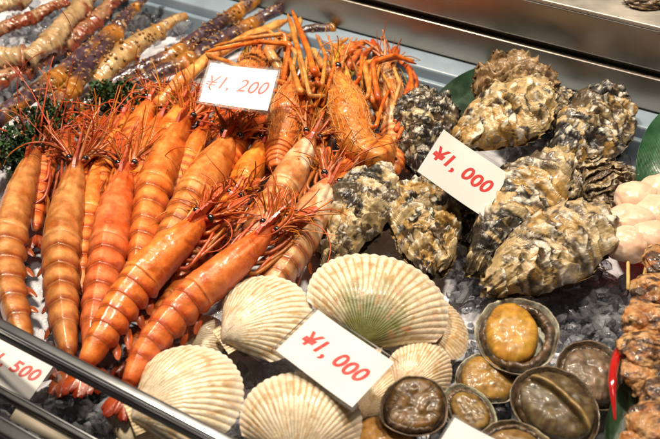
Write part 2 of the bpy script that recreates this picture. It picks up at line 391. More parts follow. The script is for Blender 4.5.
def build_prawn(label, px, z0, z1, hw, roll=0.0, pal='orange', seed=1, name='prawn', cat='prawn', group='prawns piled on the counter',
                fat=1.0, bump=0.0, carapace_end=0.47, arms=(), nant=4, feel=34, legs=5, fan=True, mat='prawn', rost=0.19, legside=(-1, 1), eyes=True, antlen=(0.25, .62), pale_patch=0):
    rg = np.random.default_rng(seed); pc = PAL[pal]
    jit = np.clip(1+rg.normal(size=3)*np.array([.05, .10, .12]), .8, 1.2)
    base = np.array(pc['base'])*jit; light = np.array(pc['light'])*jit; band = np.array(pc['band']); legc = np.array(pc['leg'])
    zz = np.linspace(z0, z1, len(px))
    pts = np.array([W(x, y, z) for (x, y), z in zip(px, zz)])
    N = 200
    C = crom(pts, N); tt = np.linspace(0, 1, N)
    L = np.linalg.norm(np.diff(C, axis=0), axis=1).sum()
    T = np.gradient(C, axis=0); T /= np.linalg.norm(T, axis=1)[:, None]
    for _ in range(3): T[1:-1] = (T[:-2]+T[1:-1]+T[2:])/3
    T /= np.linalg.norm(T, axis=1)[:, None]
    U0 = nrm(np.array([0, -0.35, 0.94]))
    S = np.cross(T, U0); S /= np.linalg.norm(S, axis=1)[:, None]
    Dn = np.cross(S, T)
    cr, sr = math.cos(math.radians(roll)), math.sin(math.radians(roll))
    D2 = Dn*cr+S*sr; S2 = S*cr-Dn*sr
    Dn, S = D2, S2
    HW = hw*.80*mpp(C[N//3])
    def at(arr, t):
        return np.stack([np.interp(t, tt, arr[:, k]) for k in range(3)], -1)
    def prof(t):
        f = np.interp(t, PROF_T, PROF_A)
        return HW*f*np.where(t < carapace_end, 1+(fat-1)*np.sin(np.clip(t/carapace_end, 0, 1)*PI)**.7, 1)
    def surf(t, phi, mult=1.0):
        """t,phi arrays same shape -> points"""
        c = at(C, np.clip(t, 0, 1)); d = at(Dn, t); s = at(S, t); tg = at(T, t)
        over = (t-np.clip(t, 0, 1))
        a = prof(np.clip(t, 0, 1))*mult
        cu = np.cos(phi); su = np.sin(phi)
        up = np.where(cu > 0, a*1.16*np.abs(cu)**1.02, -a*0.80*np.abs(cu))
        return c+tg*(over*L)[..., None]+d*up[..., None]+s*(a*np.sign(su)*np.abs(su)**1.12)[..., None]
    root_loc = C[N//3].copy(); root_loc[2] = max(0.0, C[:, 2].min()-HW)
    r = thing(name, label, cat, root_loc, group)
    # ---- carapace
    nt_, nph = 90, 64
    t = np.linspace(0.0, carapace_end, nt_)[:, None]*np.ones((1, nph))
    ph = np.ones((nt_, 1))*np.linspace(-2.25, 2.25, nph)[None]
    # lateral front edge sits further back than the dorsal line
    t = t+(0.035*np.abs(ph/2.25)**2)*(1-t/carapace_end)
    fl = 1+0.05*sst(carapace_end-.05, carapace_end, t)-0.10*sst(carapace_end-.006, carapace_end, t)
    gv = np.exp(-((t-0.17-0.05*np.cos(ph))/0.012)**2)*sst(0.4, 1.0, np.abs(ph))
    fl = fl+.05*np.exp(-((np.abs(ph)-.62)/.13)**2)*sst(.01, .05, t)*(1-sst(.12, .2, t))-.05*np.exp(-((np.abs(ph)-.36)/.10)**2)*sst(.01, .06, t)*(1-sst(.2, .3, t))
    fl = fl-0.05*gv+0.05*np.exp(-(ph/0.16)**2)*sst(0.02, .1, t)*(1-sst(.2, .34, t))
    P = surf(t, ph, fl)
    nz = fbm(P*55, 4, seed); nz2 = fbm(P*160, 3, seed+5)
    off = 0.0009*nz+0.0003*nz2
    if bump: off = off+bump*np.maximum(0, perlin(P*np.array([330, 330, 330]), seed+9))**1.3*sst(.02, .08, t)
    P = P+(P-at(C, t))/np.maximum(prof(t), 1e-4)[..., None]*off[..., None]
    f = np.clip(0.5+1.1*nz+0.5*nz2, 0, 1)
    c = mixc(base*.95, light, f*0.6)
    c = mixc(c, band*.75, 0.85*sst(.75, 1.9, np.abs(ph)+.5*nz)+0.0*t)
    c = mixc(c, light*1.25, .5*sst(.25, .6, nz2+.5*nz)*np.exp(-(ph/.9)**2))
    c = mixc(c, band, 0.75*(1-sst(0.02, 0.11, t)))
    c = mixc(c, band*0.8, 0.5*gv)
    c = mixc(c, band*.9, 0.5*sst(.05, .6, fbm(np.stack([t*7, ph*2.2, np.full_like(t, seed)], -1), 3, seed+31)))
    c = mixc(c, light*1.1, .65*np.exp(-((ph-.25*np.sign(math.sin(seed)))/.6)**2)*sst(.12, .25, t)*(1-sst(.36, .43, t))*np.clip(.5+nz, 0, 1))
    c = mixc(c, light*1.15, 0.55*sst(carapace_end-.03, carapace_end-.012, t))
    if pale_patch:
        pp = sst(.05, .35, fbm(P*np.array([40, 40, 40]), 3, seed+77)+0.55*np.exp(-((ph-0.5*pale_patch)/.5)**2)*sst(.1, .2, t)*(1-sst(.30, .36, t)))
        c = mixc(c, (.78, .60, .42), 0.8*pp)
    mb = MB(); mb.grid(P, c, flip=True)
    # head flesh filling the front
    tf = np.linspace(-0.02, 0.40, 30)[:, None]*np.ones((1, 24)); pf = np.ones((30, 1))*np.linspace(0, 2*PI, 24, endpoint=False)[None]
    mb.grid(surf(tf, pf, np.interp(tf, [-.02, .0, .06, .4], [.02, .6, .86, .88])), band*0.9, wv=True, flip=True)
    mb.build('carapace', M[mat], r)
    # ---- abdomen: six overlapping plates
    tb = carapace_end-.02+(.985-carapace_end)*np.array([0, .15, .31, .47, .62, .77, 1.0])
    mb = MB()
    for k in range(6):
        w = tb[k+1]-tb[k]
        s = np.r_[np.linspace(-.18, .9, 20), np.linspace(.92, 1.06, 8)][:, None]*np.ones((1, 56))
        ph = np.ones((28, 1))*np.linspace(-2.05, 2.05, 56)[None]
        edge = np.abs(ph)/2.05
        lobe = sst(0.78, 1.0, edge)
        s2 = s*(1-0.6*lobe)+0.30*lobe
        t = tb[k]+s2*w
        mult = np.interp(s, [-.18, 0, .25, .7, .95, 1.0, 1.06], [.93, .965, .985, 1.003, 1.016, 1.002, .93])
        mult = mult*(1+.10*np.sin(np.clip(s, 0, 1)*PI)**.7*sst(.8, 1.5, np.abs(ph)))
        if k == 5: mult = np.interp(s, [-.18, 0, .25, .7, .9, 1.0, 1.06], [.93, .965, .985, .97, .90, .62, .02])
        mult = mult*(1+0.10*sst(.7, 1, edge))*(1+.035*np.exp(-(ph/.22)**2))
        P = surf(t, ph, mult)
        nz = fbm(P*70, 4, seed+3)
        P = P+(P-at(C, t))/HW*(0.0007*nz)[..., None]
        f = np.clip(0.45+1.2*nz, 0, 1)
        c = mixc(base*.95, light, f*.6)
        c = mixc(c, light*1.1, .60*np.exp(-(ph/.75)**2)*sst(.15, .4, s)*(1-sst(.6, .8, s)))  # paler back: shell tone plus a broad highlight put into the colour
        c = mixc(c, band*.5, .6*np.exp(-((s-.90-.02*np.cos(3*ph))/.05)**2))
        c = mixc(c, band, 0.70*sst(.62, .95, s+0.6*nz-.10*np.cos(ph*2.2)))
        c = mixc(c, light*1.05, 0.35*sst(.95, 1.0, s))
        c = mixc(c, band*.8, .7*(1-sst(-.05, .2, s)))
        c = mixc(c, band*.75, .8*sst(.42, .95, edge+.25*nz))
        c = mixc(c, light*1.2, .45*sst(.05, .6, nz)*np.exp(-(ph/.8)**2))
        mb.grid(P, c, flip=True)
    tf = np.linspace(.35, .95, 40)[:, None]*np.ones((1, 20)); pf = np.ones((40, 1))*np.linspace(0, 2*PI, 20, endpoint=False)[None]
    mb.grid(surf(tf, pf, .85), band*.8, wv=True, flip=True)
    mb.build('abdomen', M[mat], r)
    # ---- tail fan
    if fan:
        ef = C[-1]; tg = T[-1]; d = Dn[-1]; s_ = S[-1]
        for k, (ang, ln, wd) in enumerate([(0, .09, .16), (-22, .11, .3), (22, .11, .3), (-44, .10, .3), (44, .10, .3)]):
            a = math.radians(ang)
            ax = nrm(tg*math.cos(a)+s_*math.sin(a)-d*0.12*abs(ang)/24); sd = nrm(np.cross(d, ax))
            u = np.linspace(0, 1, 16)[:, None]; v = np.linspace(-1, 1, 9)[None]
            ww = HW*wd*1.3*np.sin(np.clip(u*.82+.12, 0, 1)*PI)**.7
            P = ef+ax*(u*ln*L*1.0)[..., None]+sd*(ww*v)[..., None]+d*((-.12*HW*np.abs(v)+.08*HW)*np.ones_like(u)-abs(ang)*.00003)[..., None]
            mb = MB(); cc = mixc(base*.6, band*.6, sst(.2, 1, u*np.ones_like(v)))
            mb.grid(P, cc); mb.grid(P-d*0.0012, cc, flip=True)
            mb.build('tail_blade', M['prawn'], r)
    # ---- rostrum
    o0 = at(C, np.array(.13)); d0 = at(Dn, np.array(.13)); f0 = -at(T, np.array(.02)); s0 = at(S, np.array(.05))
    a13 = prof(np.array(.13))
    n = 60; u = np.linspace(0, 1, n)
    ln = L*(0.13+rost)
    teeth = 0.35*((u*9) % 1.0)*(u > .12)*(u < .86)
    hgt = HW*.26*sst(-.02, .25, u)*(1-u)**.6*(1+teeth*1.6)+0.0006
    lift = HW*(0.10*u-.30*u*(1-u))-HW*0.25*sst(0, .45, u)*0.8
    P = np.zeros((n, 2, 3))
    cl = o0+d0*(a13*1.06)+f0*(u*ln)[:, None]+d0*lift[:, None]
    cl = cl-d0*(HW*.16*(1-sst(0, .12, u)))[:, None]
    P[:, 0] = cl-d0*HW*.10; P[:, 1] = cl+d0*hgt[:, None]
    th = (0.0013*(1-u)+.0004)[:, None]*s0
    mb = MB(); cc = mixc(np.array(band)*1.1, legc, u)[:, None, :].repeat(2, 1)
    PA = P+th[:, None]; PB = P-th[:, None]
    ring = np.stack([PA[:, 0], PA[:, 1], PB[:, 1], PB[:, 0]], 1)
    mb.grid(ring, np.concatenate([cc, cc], 1), wv=True)
    mb.build('rostrum', M['prawn_thin'], r, smooth=False)
    # ---- eyes on stalks
    h0 = at(C, np.array(.03)); a0 = prof(np.array(.05))
    for sd in (-1, 1):
        e = h0+d0*a0*.75+s0*sd*(a0*.8+HW*.10)+f0*HW*.22
        if eyes:
            mb = MB()
            th_, ph_ = np.linspace(0.02, PI-.02, 14), np.linspace(0, 2*PI, 20, endpoint=False)
            er = max(HW*.20, .0030)
            P = e+er*np.stack([np.sin(th_)[:, None]*np.cos(ph_)[None], np.sin(th_)[:, None]*np.sin(ph_)[None], np.cos(th_)[:, None]*np.ones_like(ph_)[None]], -1)
            mb.grid(P, (.012, .010, .010), wv=True)
            eo = mb.build('eye', M['eye'], r)
            mb = MB(); mb.tube(np.array([h0+d0*a0*.5+s0*sd*a0*.4, e-f0*er*.5]), [er*.6, er*.7], 8, band)
            mb.build('eye_stalk', M['prawn_thin'], eo)
        # antennal scale
        u = np.linspace(0, 1, 16)[:, None]; v = np.linspace(-1, 1, 5)[None]
        ax = nrm(f0+s0*sd*.24-d0*.02); wd = HW*.42*np.sin(np.clip(u*.9+.06, 0, 1)*PI)**.6
        sv = nrm(np.cross(ax, d0))
        P = (h0+s0*sd*a0*.7+d0*a0*.35)+ax*(u*L*.25)[..., None]+sv*(wd*v)[..., None]+d0*(-HW*.05*v*v*np.ones_like(u))[..., None]
        mb = MB(); cc = mixc(base*1.05, legc*.9, sst(.1, 1, u)*np.ones_like(v)+.3*v**2); mb.grid(P, cc); mb.grid(P-d0*.0009, cc, flip=True)
        mb.build('antennal_scale', M['prawn_thin'], r)
        q = crom(np.array([h0+d0*a0*.2+s0*sd*a0*.3, h0+d0*a0*.3+s0*sd*a0*.45+f0*HW*.7, h0+d0*a0*.3+s0*sd*a0*.5+f0*HW*1.25]), 16)
        mb = MB(); mb.tube(q, HW*.11*np.interp(np.linspace(0, 1, 16), [0, .45, .5, .55, 1], [1, .9, 1.1, .85, .6]), 8, mixc(base, legc, .5)); mb.build('antennule', M['prawn_thin'], r)
    # ---- antennae and feelers
    for k in range(nant):
        sd = 1 if k % 2 else -1
        mb = MB()
        dr = nrm(f0*.9+s0*sd*rg.uniform(.2, .9)+ZUP*rg.uniform(.15, .7))
        whisker(mb, h0+s0*sd*a0*.5+f0*HW*.2, dr, L*rg.uniform(*antlen), .00085, legc*rg.uniform(.8, 1.25), rg.uniform(2, 5.5)*rg.choice([-1, 1]), 30, .012, seed*31+k)
        mb.build('antenna', M['prawn_thin'], r)
    for k in range(10 if feel > 4 else 0):
        sd = 1 if k % 2 else -1
        mb = MB()
        dr = nrm(f0+s0*sd*rg.uniform(.05, .75)+d0*rg.uniform(-.1, .55))
        whisker(mb, h0+s0*sd*a0*rg.uniform(.1, .8)+d0*a0*rg.uniform(-.3, .6), dr, L*rg.uniform(.12, .26), rg.uniform(.0015, .0026), mixc(legc, light, rg.uniform(0, .5))*rg.uniform(.7, 1.1), rg.uniform(.2, 1.4)*rg.choice([-1, 1]), 14, .010, seed*91+k)
        mb.build('feeler', M['prawn_thin'], r)
    for k in range(feel):
        sd = 1 if k % 2 else -1
        mb = MB()
        dr = nrm(f0+s0*sd*rg.uniform(0, 1.0)+d0*rg.uniform(-.3, .8))
        whisker(mb, h0+s0*sd*a0*.3+d0*a0*rg.uniform(-.6, .3)+f0*HW*.2, dr, L*rg.uniform(.12, .36), rg.uniform(.0006, .0016), np.clip(legc*rg.uniform(.4, 1.4)*np.array([1, rg.uniform(.9, 2.6), 1]), 0, .9), rg.uniform(.3, 2.8)*rg.choice([-1, 1]), 16, .010, seed*57+k)
        mb.build('feeler', M['prawn_thin'], r)
    for sd in (-1, 1):
        b0 = h0-d0*a0*.2+s0*sd*a0*.5
        q = crom(np.array([b0, b0+f0*HW*.9+s0*sd*HW*.35, b0+f0*HW*1.7+s0*sd*HW*.25+d0*HW*.2, b0+f0*HW*2.3+s0*sd*HW*rg.uniform(-.1, .4)]), 20)
        q[:, 2] = np.maximum(q[:, 2], .005)
        mb = MB(); mb.tube(q, np.interp(np.linspace(0, 1, 20), [0, .4, .45, 1], [.0028, .0022, .0025, .0008]), 8, legc*rg.uniform(.7, 1.1)); mb.build('maxilliped', M['prawn_thin'], r)
    if bump:
        mb = MB()
        for k in range(300):
            tk = np.array(rg.uniform(.02, carapace_end-.02)); pk = np.array(rg.uniform(-2.0, 2.0))
            p = surf(tk, pk); nd = nrm(p-at(C, tk)); fw = -at(T, tk)
            dr = nrm(nd*.45+fw+rg.normal(size=3)*.18); ln_ = rg.uniform(.0025, .0065)
            mb.tube(np.array([p-nd*.0005, p+dr*ln_*.5+nd*.0004, p+dr*ln_]), [.0004, .0003, .00012], 4, np.array((.62, .26, .05))*rg.uniform(.6, 1.25))
        for k in range(60):
            t0_ = rg.uniform(.03, carapace_end*.7); p0_ = rg.uniform(-1.7, 1.7); tq = t0_+np.linspace(0, rg.uniform(.12, .32), 14); tq = np.minimum(tq, carapace_end)
            pq = p0_+np.cumsum(rg.normal(size=14)*.02)+rg.uniform(-.5, .5)*np.linspace(0, 1, 14)
            mb.tube(surf(tq, pq, 1.02)+at(Dn, tq)*.0005, .00024, 4, np.array((.70, .36, .12))*rg.uniform(.6, 1.2))
        mb.build('bristles', M['prawn_thin'], r)
    # ---- walking legs and swimmerets
    for sd in legside:
        for k in range(legs):
            tk = .07+.055*k
            c0 = at(C, np.array(tk)); dk = at(Dn, np.array(tk)); sk = at(S, np.array(tk)); ak = prof(np.array(tk)); fk = -at(T, np.array(tk))
            b0 = c0-dk*ak*.55+sk*sd*ak*.65
            j1 = b0+sk*sd*ak*rg.uniform(.35, .75)-dk*ak*rg.uniform(-.1, .2)+fk*HW*rg.uniform(.3, .7)
            j2 = j1+fk*HW*rg.uniform(.9, 1.6)+sk*sd*ak*rg.uniform(-.05, .28)+dk*ak*rg.uniform(-.1, .35)
            j3 = j2+fk*HW*rg.uniform(.5, 1.2)+sk*sd*ak*rg.uniform(-.35, .25)+dk*ak*rg.uniform(-.3, .3)
            Pl = np.array([b0, j1, j2, j3]); Pl[:, 2] = np.maximum(Pl[:, 2], .004)
            q = crom(Pl, 22)
            mb = MB(); mb.tube(q, np.interp(np.linspace(0, 1, 22), [0, .3, .34, .66, .7, 1], [.0021, .0017, .0020, .0014, .0016, .0005]), 7, np.clip(legc*rg.uniform(.55, 1.2)*np.array([1, rg.uniform(.8, 2.2), 1]), 0, .9))
            mb.build('leg', M['prawn_thin'], r)
        for k in range(4):
            tk = .50+.095*k
            c0 = at(C, np.array(tk)); dk = at(Dn, np.array(tk)); sk = at(S, np.array(tk)); ak = prof(np.array(tk)); fk = at(T, np.array(tk))
            b0 = c0-dk*ak*.6+sk*sd*ak*.7
            tip = b0+sk*sd*ak*rg.uniform(.4, .8)+fk*HW*rg.uniform(.6, 1.1)-dk*ak*rg.uniform(.1, .4)
            b0[2] = max(b0[2], .004); tip[2] = max(tip[2], .004)
            u = np.linspace(0, 1, 14)[:, None]; v = np.linspace(-1, 1, 7)[None]
            ax = tip-b0; sv = nrm(np.cross(ax, sk*sd*.6+dk))
            P = b0+ax*u[..., None]+sv*(HW*.20*np.sin(np.clip(u*.86+.1, 0, 1)*PI)**.7*v)[..., None]+dk*(HW*.12*np.sin(u*PI)*(1-.6*v*v))[..., None]
            cs = mixc(legc*.75, base*.8, np.clip(.15+.7*np.abs(v)+0*u, 0, 1)); mb = MB(); mb.grid(P, cs); mb.grid(P-dk*.0008, cs, flip=True)
            mb.build('swimmeret', M['prawn_thin'], r)
    # ---- claw arms (freshwater prawns): pixel polylines with heights
    for apts, rad, colr in arms:
        q3 = np.array([W(x, y, z) for x, y, z in apts]); n = 72
        ks = np.linspace(0, len(apts)-1, n); q = np.stack([np.interp(ks, np.arange(len(apts)), q3[:, a_]) for a_ in range(3)], 1)
        q[2:-2] = (q[:-4]+q[1:-3]+q[2:-2]+q[3:-1]+q[4:])/5
        q = q+.0006*np.stack([fbm(q*40+s_*9.1, 2, seed+60) for s_ in range(3)], 1); u = np.linspace(0, 1, n); k = len(apts)-1
        jn = np.zeros(n)
        for i in range(1, k):
            jn = np.maximum(jn, np.exp(-((u-i/k)/.035)**2))
        rr = rad*mpp(q[0])*(1-.40*u)*(1+.14*jn-.08*np.exp(-((u*k) % 1-.5)**2/.02))
        rr[-6:] *= np.linspace(1, .35, 6)
        nzz = fbm(q*90, 3, seed+13); cc = mixc(np.array(colr)*1.05, np.array(colr)*np.array([.85, .5, .35]), np.clip(.25+1.4*nzz+.6*jn, 0, 1))
        mb = MB(); mb.tube(q, rr, 10, cc)
        mb.build('claw_arm', M['rough_prawn'], r)
    return r

G1 = 'large prawns piled on the left of the counter'
def prawn(*a, **k):
    k.setdefault('name', 'tiger_prawn'); k.setdefault('group', G1)
    return build_prawn(*a, **k)
prawn('brown tan prawn at the left end of the pile, cut off by the photo edge', [(38, 148), (22, 192), (10, 240), (10, 285), (20, 325), (32, 358)], .030, .022, 21, 12, 'tan', 11)
prawn('tan prawn with pale grey-brown carapace and pale banded body, second from the left', [(78, 160), (69, 200), (62, 240), (61, 278), (64, 320), (70, 366)], .034, .024, 23, -8, 'tan', 12)
prawn('upright brown orange prawn with broad smooth carapace, beside the steep diagonal prawn', [(128, 165), (117, 205), (110, 242), (103, 282), (95, 325), (90, 366)], .036, .024, 24, 4, 'amber', 13)
prawn('amber prawn whose dark banded belly dips behind the two diagonal prawns', [(188, 118), (170, 152), (155, 188), (148, 222), (140, 258), (132, 290)], .040, .026, 23, 10, 'amber', 14)
prawn('half hidden orange prawn wedged left of the amber prawn', [(166, 112), (152, 140), (143, 170), (136, 205), (130, 240)], .030, .020, 18, -10, 'orange', 15)
prawn('smooth orange prawn with a broad long carapace, just below the thin digit card', [(233, 138), (214, 166), (196, 196), (180, 224), (165, 250), (150, 278)], .046, .028, 26, 8, 'amber', 16)
prawn('vivid orange diagonal prawn with its tail under the front rail, left of two', [(206, 218), (179, 243), (151, 270), (126, 300), (104, 335), (80, 374)], .058, .036, 26, 12, 'orange', 17)
prawn('vivid orange diagonal prawn touching the lower left scallop with its tail', [(272, 228), (246, 253), (216, 279), (187, 303), (162, 331), (143, 357), (124, 394)], .062, .036, 24, 6, 'orange', 18)
prawn('orange prawn with a creamy cheek, lying above the head of the diagonal prawn', [(312, 136), (298, 163), (284, 188), (268, 213), (252, 236), (236, 258)], .050, .030, 21, -14, 'pale', 19, pale_patch=-1)
prawn('red headed prawn with a long cream streak, rightmost, next to the oysters', [(330, 180), (312, 213), (297, 244), (282, 270), (264, 292), (246, 308)], .044, .030, 24, -18, 'pale', 20, pale_patch=-1)
prawn('slender orange prawn squeezed between the smooth broad prawn and the creamy cheeked one', [(267, 142), (253, 165), (240, 189), (226, 213), (212, 236)], .036, .022, 19, -5, 'orange', 21)
prawn('buried orange prawn with only its whiskered head showing between the diagonal prawns', [(236, 196), (220, 222), (203, 248), (185, 275), (168, 300)], .034, .022, 18, 5, 'orange', 22)
prawn('buried red prawn at the back beside the parsley, nearly all whiskers', [(128, 112), (116, 140), (106, 172), (98, 205)], .024, .016, 16, 0, 'orange', 23, feel=8)
prawn('small dark eyed prawn head just under the lower left corner of the thin digit card', [(207, 126), (196, 150), (184, 176), (172, 205)], .034, .020, 17, 10, 'orange', 24, feel=7)
prawn('low orange prawn in the gap between the tan prawn and the upright brown orange one', [(104, 150), (96, 185), (90, 220), (86, 255), (82, 300)], .020, .014, 15, 20, 'orange', 27)
prawn('shaded orange prawn under the amber prawn, beside the steep diagonal one', [(160, 196), (146, 225), (132, 255), (118, 290), (106, 320)], .020, .016, 16, -20, 'amber', 28)
prawn('shaded red orange prawn under both diagonal prawns, its belly in the gap', [(214, 256), (190, 282), (166, 310), (142, 338), (124, 362)], .022, .016, 16, 20, 'orange', 29)
prawn('whiskered orange prawn head in the back row, left of the thin digit card', [(186, 104), (176, 126), (166, 150), (158, 176)], .040, .026, 18, 8, 'orange', 30, feel=16)
prawn('orange prawn head peeking over the amber prawn under the crab claw arm', [(152, 100), (140, 124), (128, 150), (118, 176)], .034, .022, 16, -6, 'orange', 31, feel=16)
prawn('red prawn with raised feelers, directly under the lower edge of the thin digit card', [(244, 118), (236, 142), (226, 166), (216, 190)], .042, .030, 17, 4, 'orange', 32, feel=16)
prawn('red whiskered prawn squeezed between spiny orange head and the red headed prawn', [(352, 160), (340, 182), (326, 206), (312, 230)], .038, .026, 18, -10, 'orange', 33, feel=16)
prawn('red prawn lying low between the two leftmost tan prawns', [(92, 138), (88, 170), (86, 205), (82, 240), (80, 275)], .018, .014, 13, 20, 'orange', 25, feel=7)
prawn('red prawn with tangled whiskers, low behind the tan prawn', [(66, 128), (50, 158), (40, 195), (36, 235)], .018, .014, 14, 0, 'orange', 26, feel=8)

G2 = 'freshwater prawns at the back of the counter'
TAN = (.54, .23, .045); ORG = (.58, .15, .015); PALE = (.58, .33, .10)
def river(*a, **k):
    return build_prawn(*a, name='freshwater_prawn', cat='prawn', group=G2, mat='rough_prawn', **k)
river('round spiny orange prawn head with bent pale arms, biggest of the back row', [(332, 74), (345, 100), (352, 128), (362, 150), (378, 158), (388, 138)], .060, .038, 25, 18, 'river', 41, fat=1.03, bump=.0020, carapace_end=.70, fan=False, rost=.05, feel=22, antlen=(.15, .4),
      arms=[([(322, 88, .06), (306, 84, .085), (298, 50, .085), (288, 14, .07)], 4.0, TAN),
            ([(326, 80, .06), (314, 72, .088), (306, 44, .085), (292, 10, .07)], 4.0, ORG),
            ([(318, 90, .06), (300, 92, .080), (290, 60, .080), (278, 28, .07)], 3.6, TAN),
            ([(335, 84, .06), (323, 66, .075), (312, 48, .07)], 4.5, PALE),
            ([(356, 110, .055), (368, 96, .07), (372, 66, .072), (384, 58, .06)], 2.6, TAN), ([(350, 92, .06), (360, 78, .075), (362, 54, .07), (374, 46, .055)], 2.4, ORG),
            ([(324, 96, .065), (310, 96, .085), (302, 62, .09), (296, 40, .08), (294, 22, .072)], 2.4, PALE), ([(330, 88, .065), (318, 84, .08), (310, 56, .085), (300, 34, .08)], 2.2, ORG),
            ([(362, 132, .05), (376, 126, .065), (384, 100, .066), (392, 84, .055)], 2.4, ORG)])
river('orange prawn head with a red eye patch, right beside the thin digit card', [(296, 82), (291, 104), (286, 126), (280, 150), (276, 175)], .058, .036, 23, 0, 'river', 42, fat=1.1, bump=.0020, carapace_end=.74, fan=False, rost=.08, feel=20, antlen=(.15, .4),
      arms=[([(288, 84, .06), (262, 78, .080), (228, 62, .080), (205, 54, .06)], 3.2, TAN),
            ([(284, 80, .065), (290, 44, .092), (258, 42, .085), (205, 52, .065)], 3.2, ORG),
            ([(286, 78, .065), (285, 34, .092), (250, 38, .085), (214, 46, .065)], 3.0, TAN),
            ([(290, 84, .065), (296, 52, .09), (268, 30, .08), (236, 40, .06)], 2.4, PALE), ([(280, 92, .06), (262, 88, .085), (244, 66, .08), (220, 70, .055)], 2.2, ORG),
            ([(300, 96, .06), (312, 92, .075), (318, 72, .075), (316, 52, .06)], 2.4, TAN), ([(298, 108, .06), (314, 106, .07), (322, 90, .07)], 2.2, ORG)])
river('orange and pale prawn with long folded arms, next to the black and white oyster', [(386, 62), (388, 86), (390, 112), (392, 140), (384, 162)], .046, .034, 17, -20, 'pale', 43, fat=1.1, bump=.0010, carapace_end=.72, fan=False, rost=.05, feel=10, antlen=(.15, .3), pale_patch=1,
      arms=[([(380, 112, .05), (372, 100, .065), (364, 64, .075), (388, 57, .075), (414, 60, .062)], 3.6, TAN),
            ([(384, 110, .05), (378, 98, .068), (372, 62, .08), (394, 55, .078), (416, 64, .062)], 3.4, ORG),
            ([(396, 122, .05), (404, 100, .06), (412, 78, .06), (404, 62, .06)], 3.6, (.50, .12, .03)),
            ([(396, 130, .05), (412, 104, .055), (417, 82, .055), (410, 66, .055)], 3.2, (.50, .12, .03)),
            ([(380, 118, .05), (358, 74, .06), (366, 56, .055)], 3.2, TAN),
            ([(398, 138, .05), (408, 116, .055), (420, 96, .05), (416, 74, .05)], 2.4, (.55, .13, .02)), ([(392, 108, .052), (400, 84, .064), (392, 64, .066), (402, 54, .055)], 2.4, PALE),
            ([(382, 104, .055), (376, 84, .07), (380, 62, .074), (404, 57, .066)], 2.2, TAN)])
river('tan prawn mostly under the thin digit card, its pale claw along the crab legs', [(262, 52), (252, 74), (242, 98), (232, 124)], .050, .030, 20, 0, 'river', 44, fat=1.1, bump=.0010, carapace_end=.6, fan=False, rost=.1, feel=8, antlen=(.15, .3),
      arms=[([(160, 104, .035), (182, 80, .05), (212, 56, .055), (250, 36, .058), (288, 20, .055)], 8.0, (.66, .36, .10)),
            ([(280, 70, .05), (268, 50, .062), (296, 34, .062), (300, 18, .055)], 6, (.64, .38, .13)),
            ([(335, 74, .045), (340, 58, .055), (352, 46, .055), (366, 42, .045)], 6, (.55, .17, .04)),
            ([(342, 78, .045), (350, 64, .055), (362, 48, .052)], 4.5, (.58, .14, .03))])

river('small orange prawn jammed between the pale armed prawn and the black and white oyster', [(404, 100), (403, 128), (399, 155), (392, 178)], .036, .026, 15, 10, 'river', 45, bump=.0012, carapace_end=.62, fan=False, rost=.1, feel=10, antlen=(.15, .3),
      arms=[([(400, 108, .045), (412, 92, .06), (410, 70, .062), (398, 60, .055)], 2.8, ORG), ([(408, 112, .045), (417, 98, .055), (416, 78, .055), (408, 64, .05)], 2.6, (.46, .09, .015)), ([(398, 116, .045), (392, 92, .062), (380, 68, .066)], 2.4, TAN)])
river('orange spiny prawn filling the gap between the two spiny heads', [(318, 100), (318, 124), (316, 148), (310, 172)], .044, .030, 15, -6, 'river', 46, bump=.0014, carapace_end=.66, fan=False, rost=.1, feel=14, antlen=(.15, .35),
      arms=[([(316, 106, .055), (322, 84, .078), (326, 56, .08), (316, 34, .07)], 2.8, TAN), ([(322, 106, .055), (330, 80, .075), (336, 60, .07)], 2.4, ORG), ([(312, 108, .055), (304, 84, .08), (308, 54, .085), (298, 30, .075)], 2.6, PALE)])
river('far orange prawn behind the spiny heads, its claws against the tray rim', [(346, 56), (338, 72), (328, 90), (318, 106)], .036, .030, 13, 0, 'river', 47, bump=.0012, carapace_end=.62, fan=False, rost=.1, feel=10, antlen=(.15, .3),
      arms=[([(346, 62, .045), (352, 50, .058), (366, 42, .055), (378, 50, .045)], 3.0, ORG), ([(340, 62, .045), (336, 46, .06), (348, 38, .056)], 3.0, TAN), ([(352, 70, .045), (364, 58, .055), (376, 44, .05)], 2.6, (.48, .10, .02))])

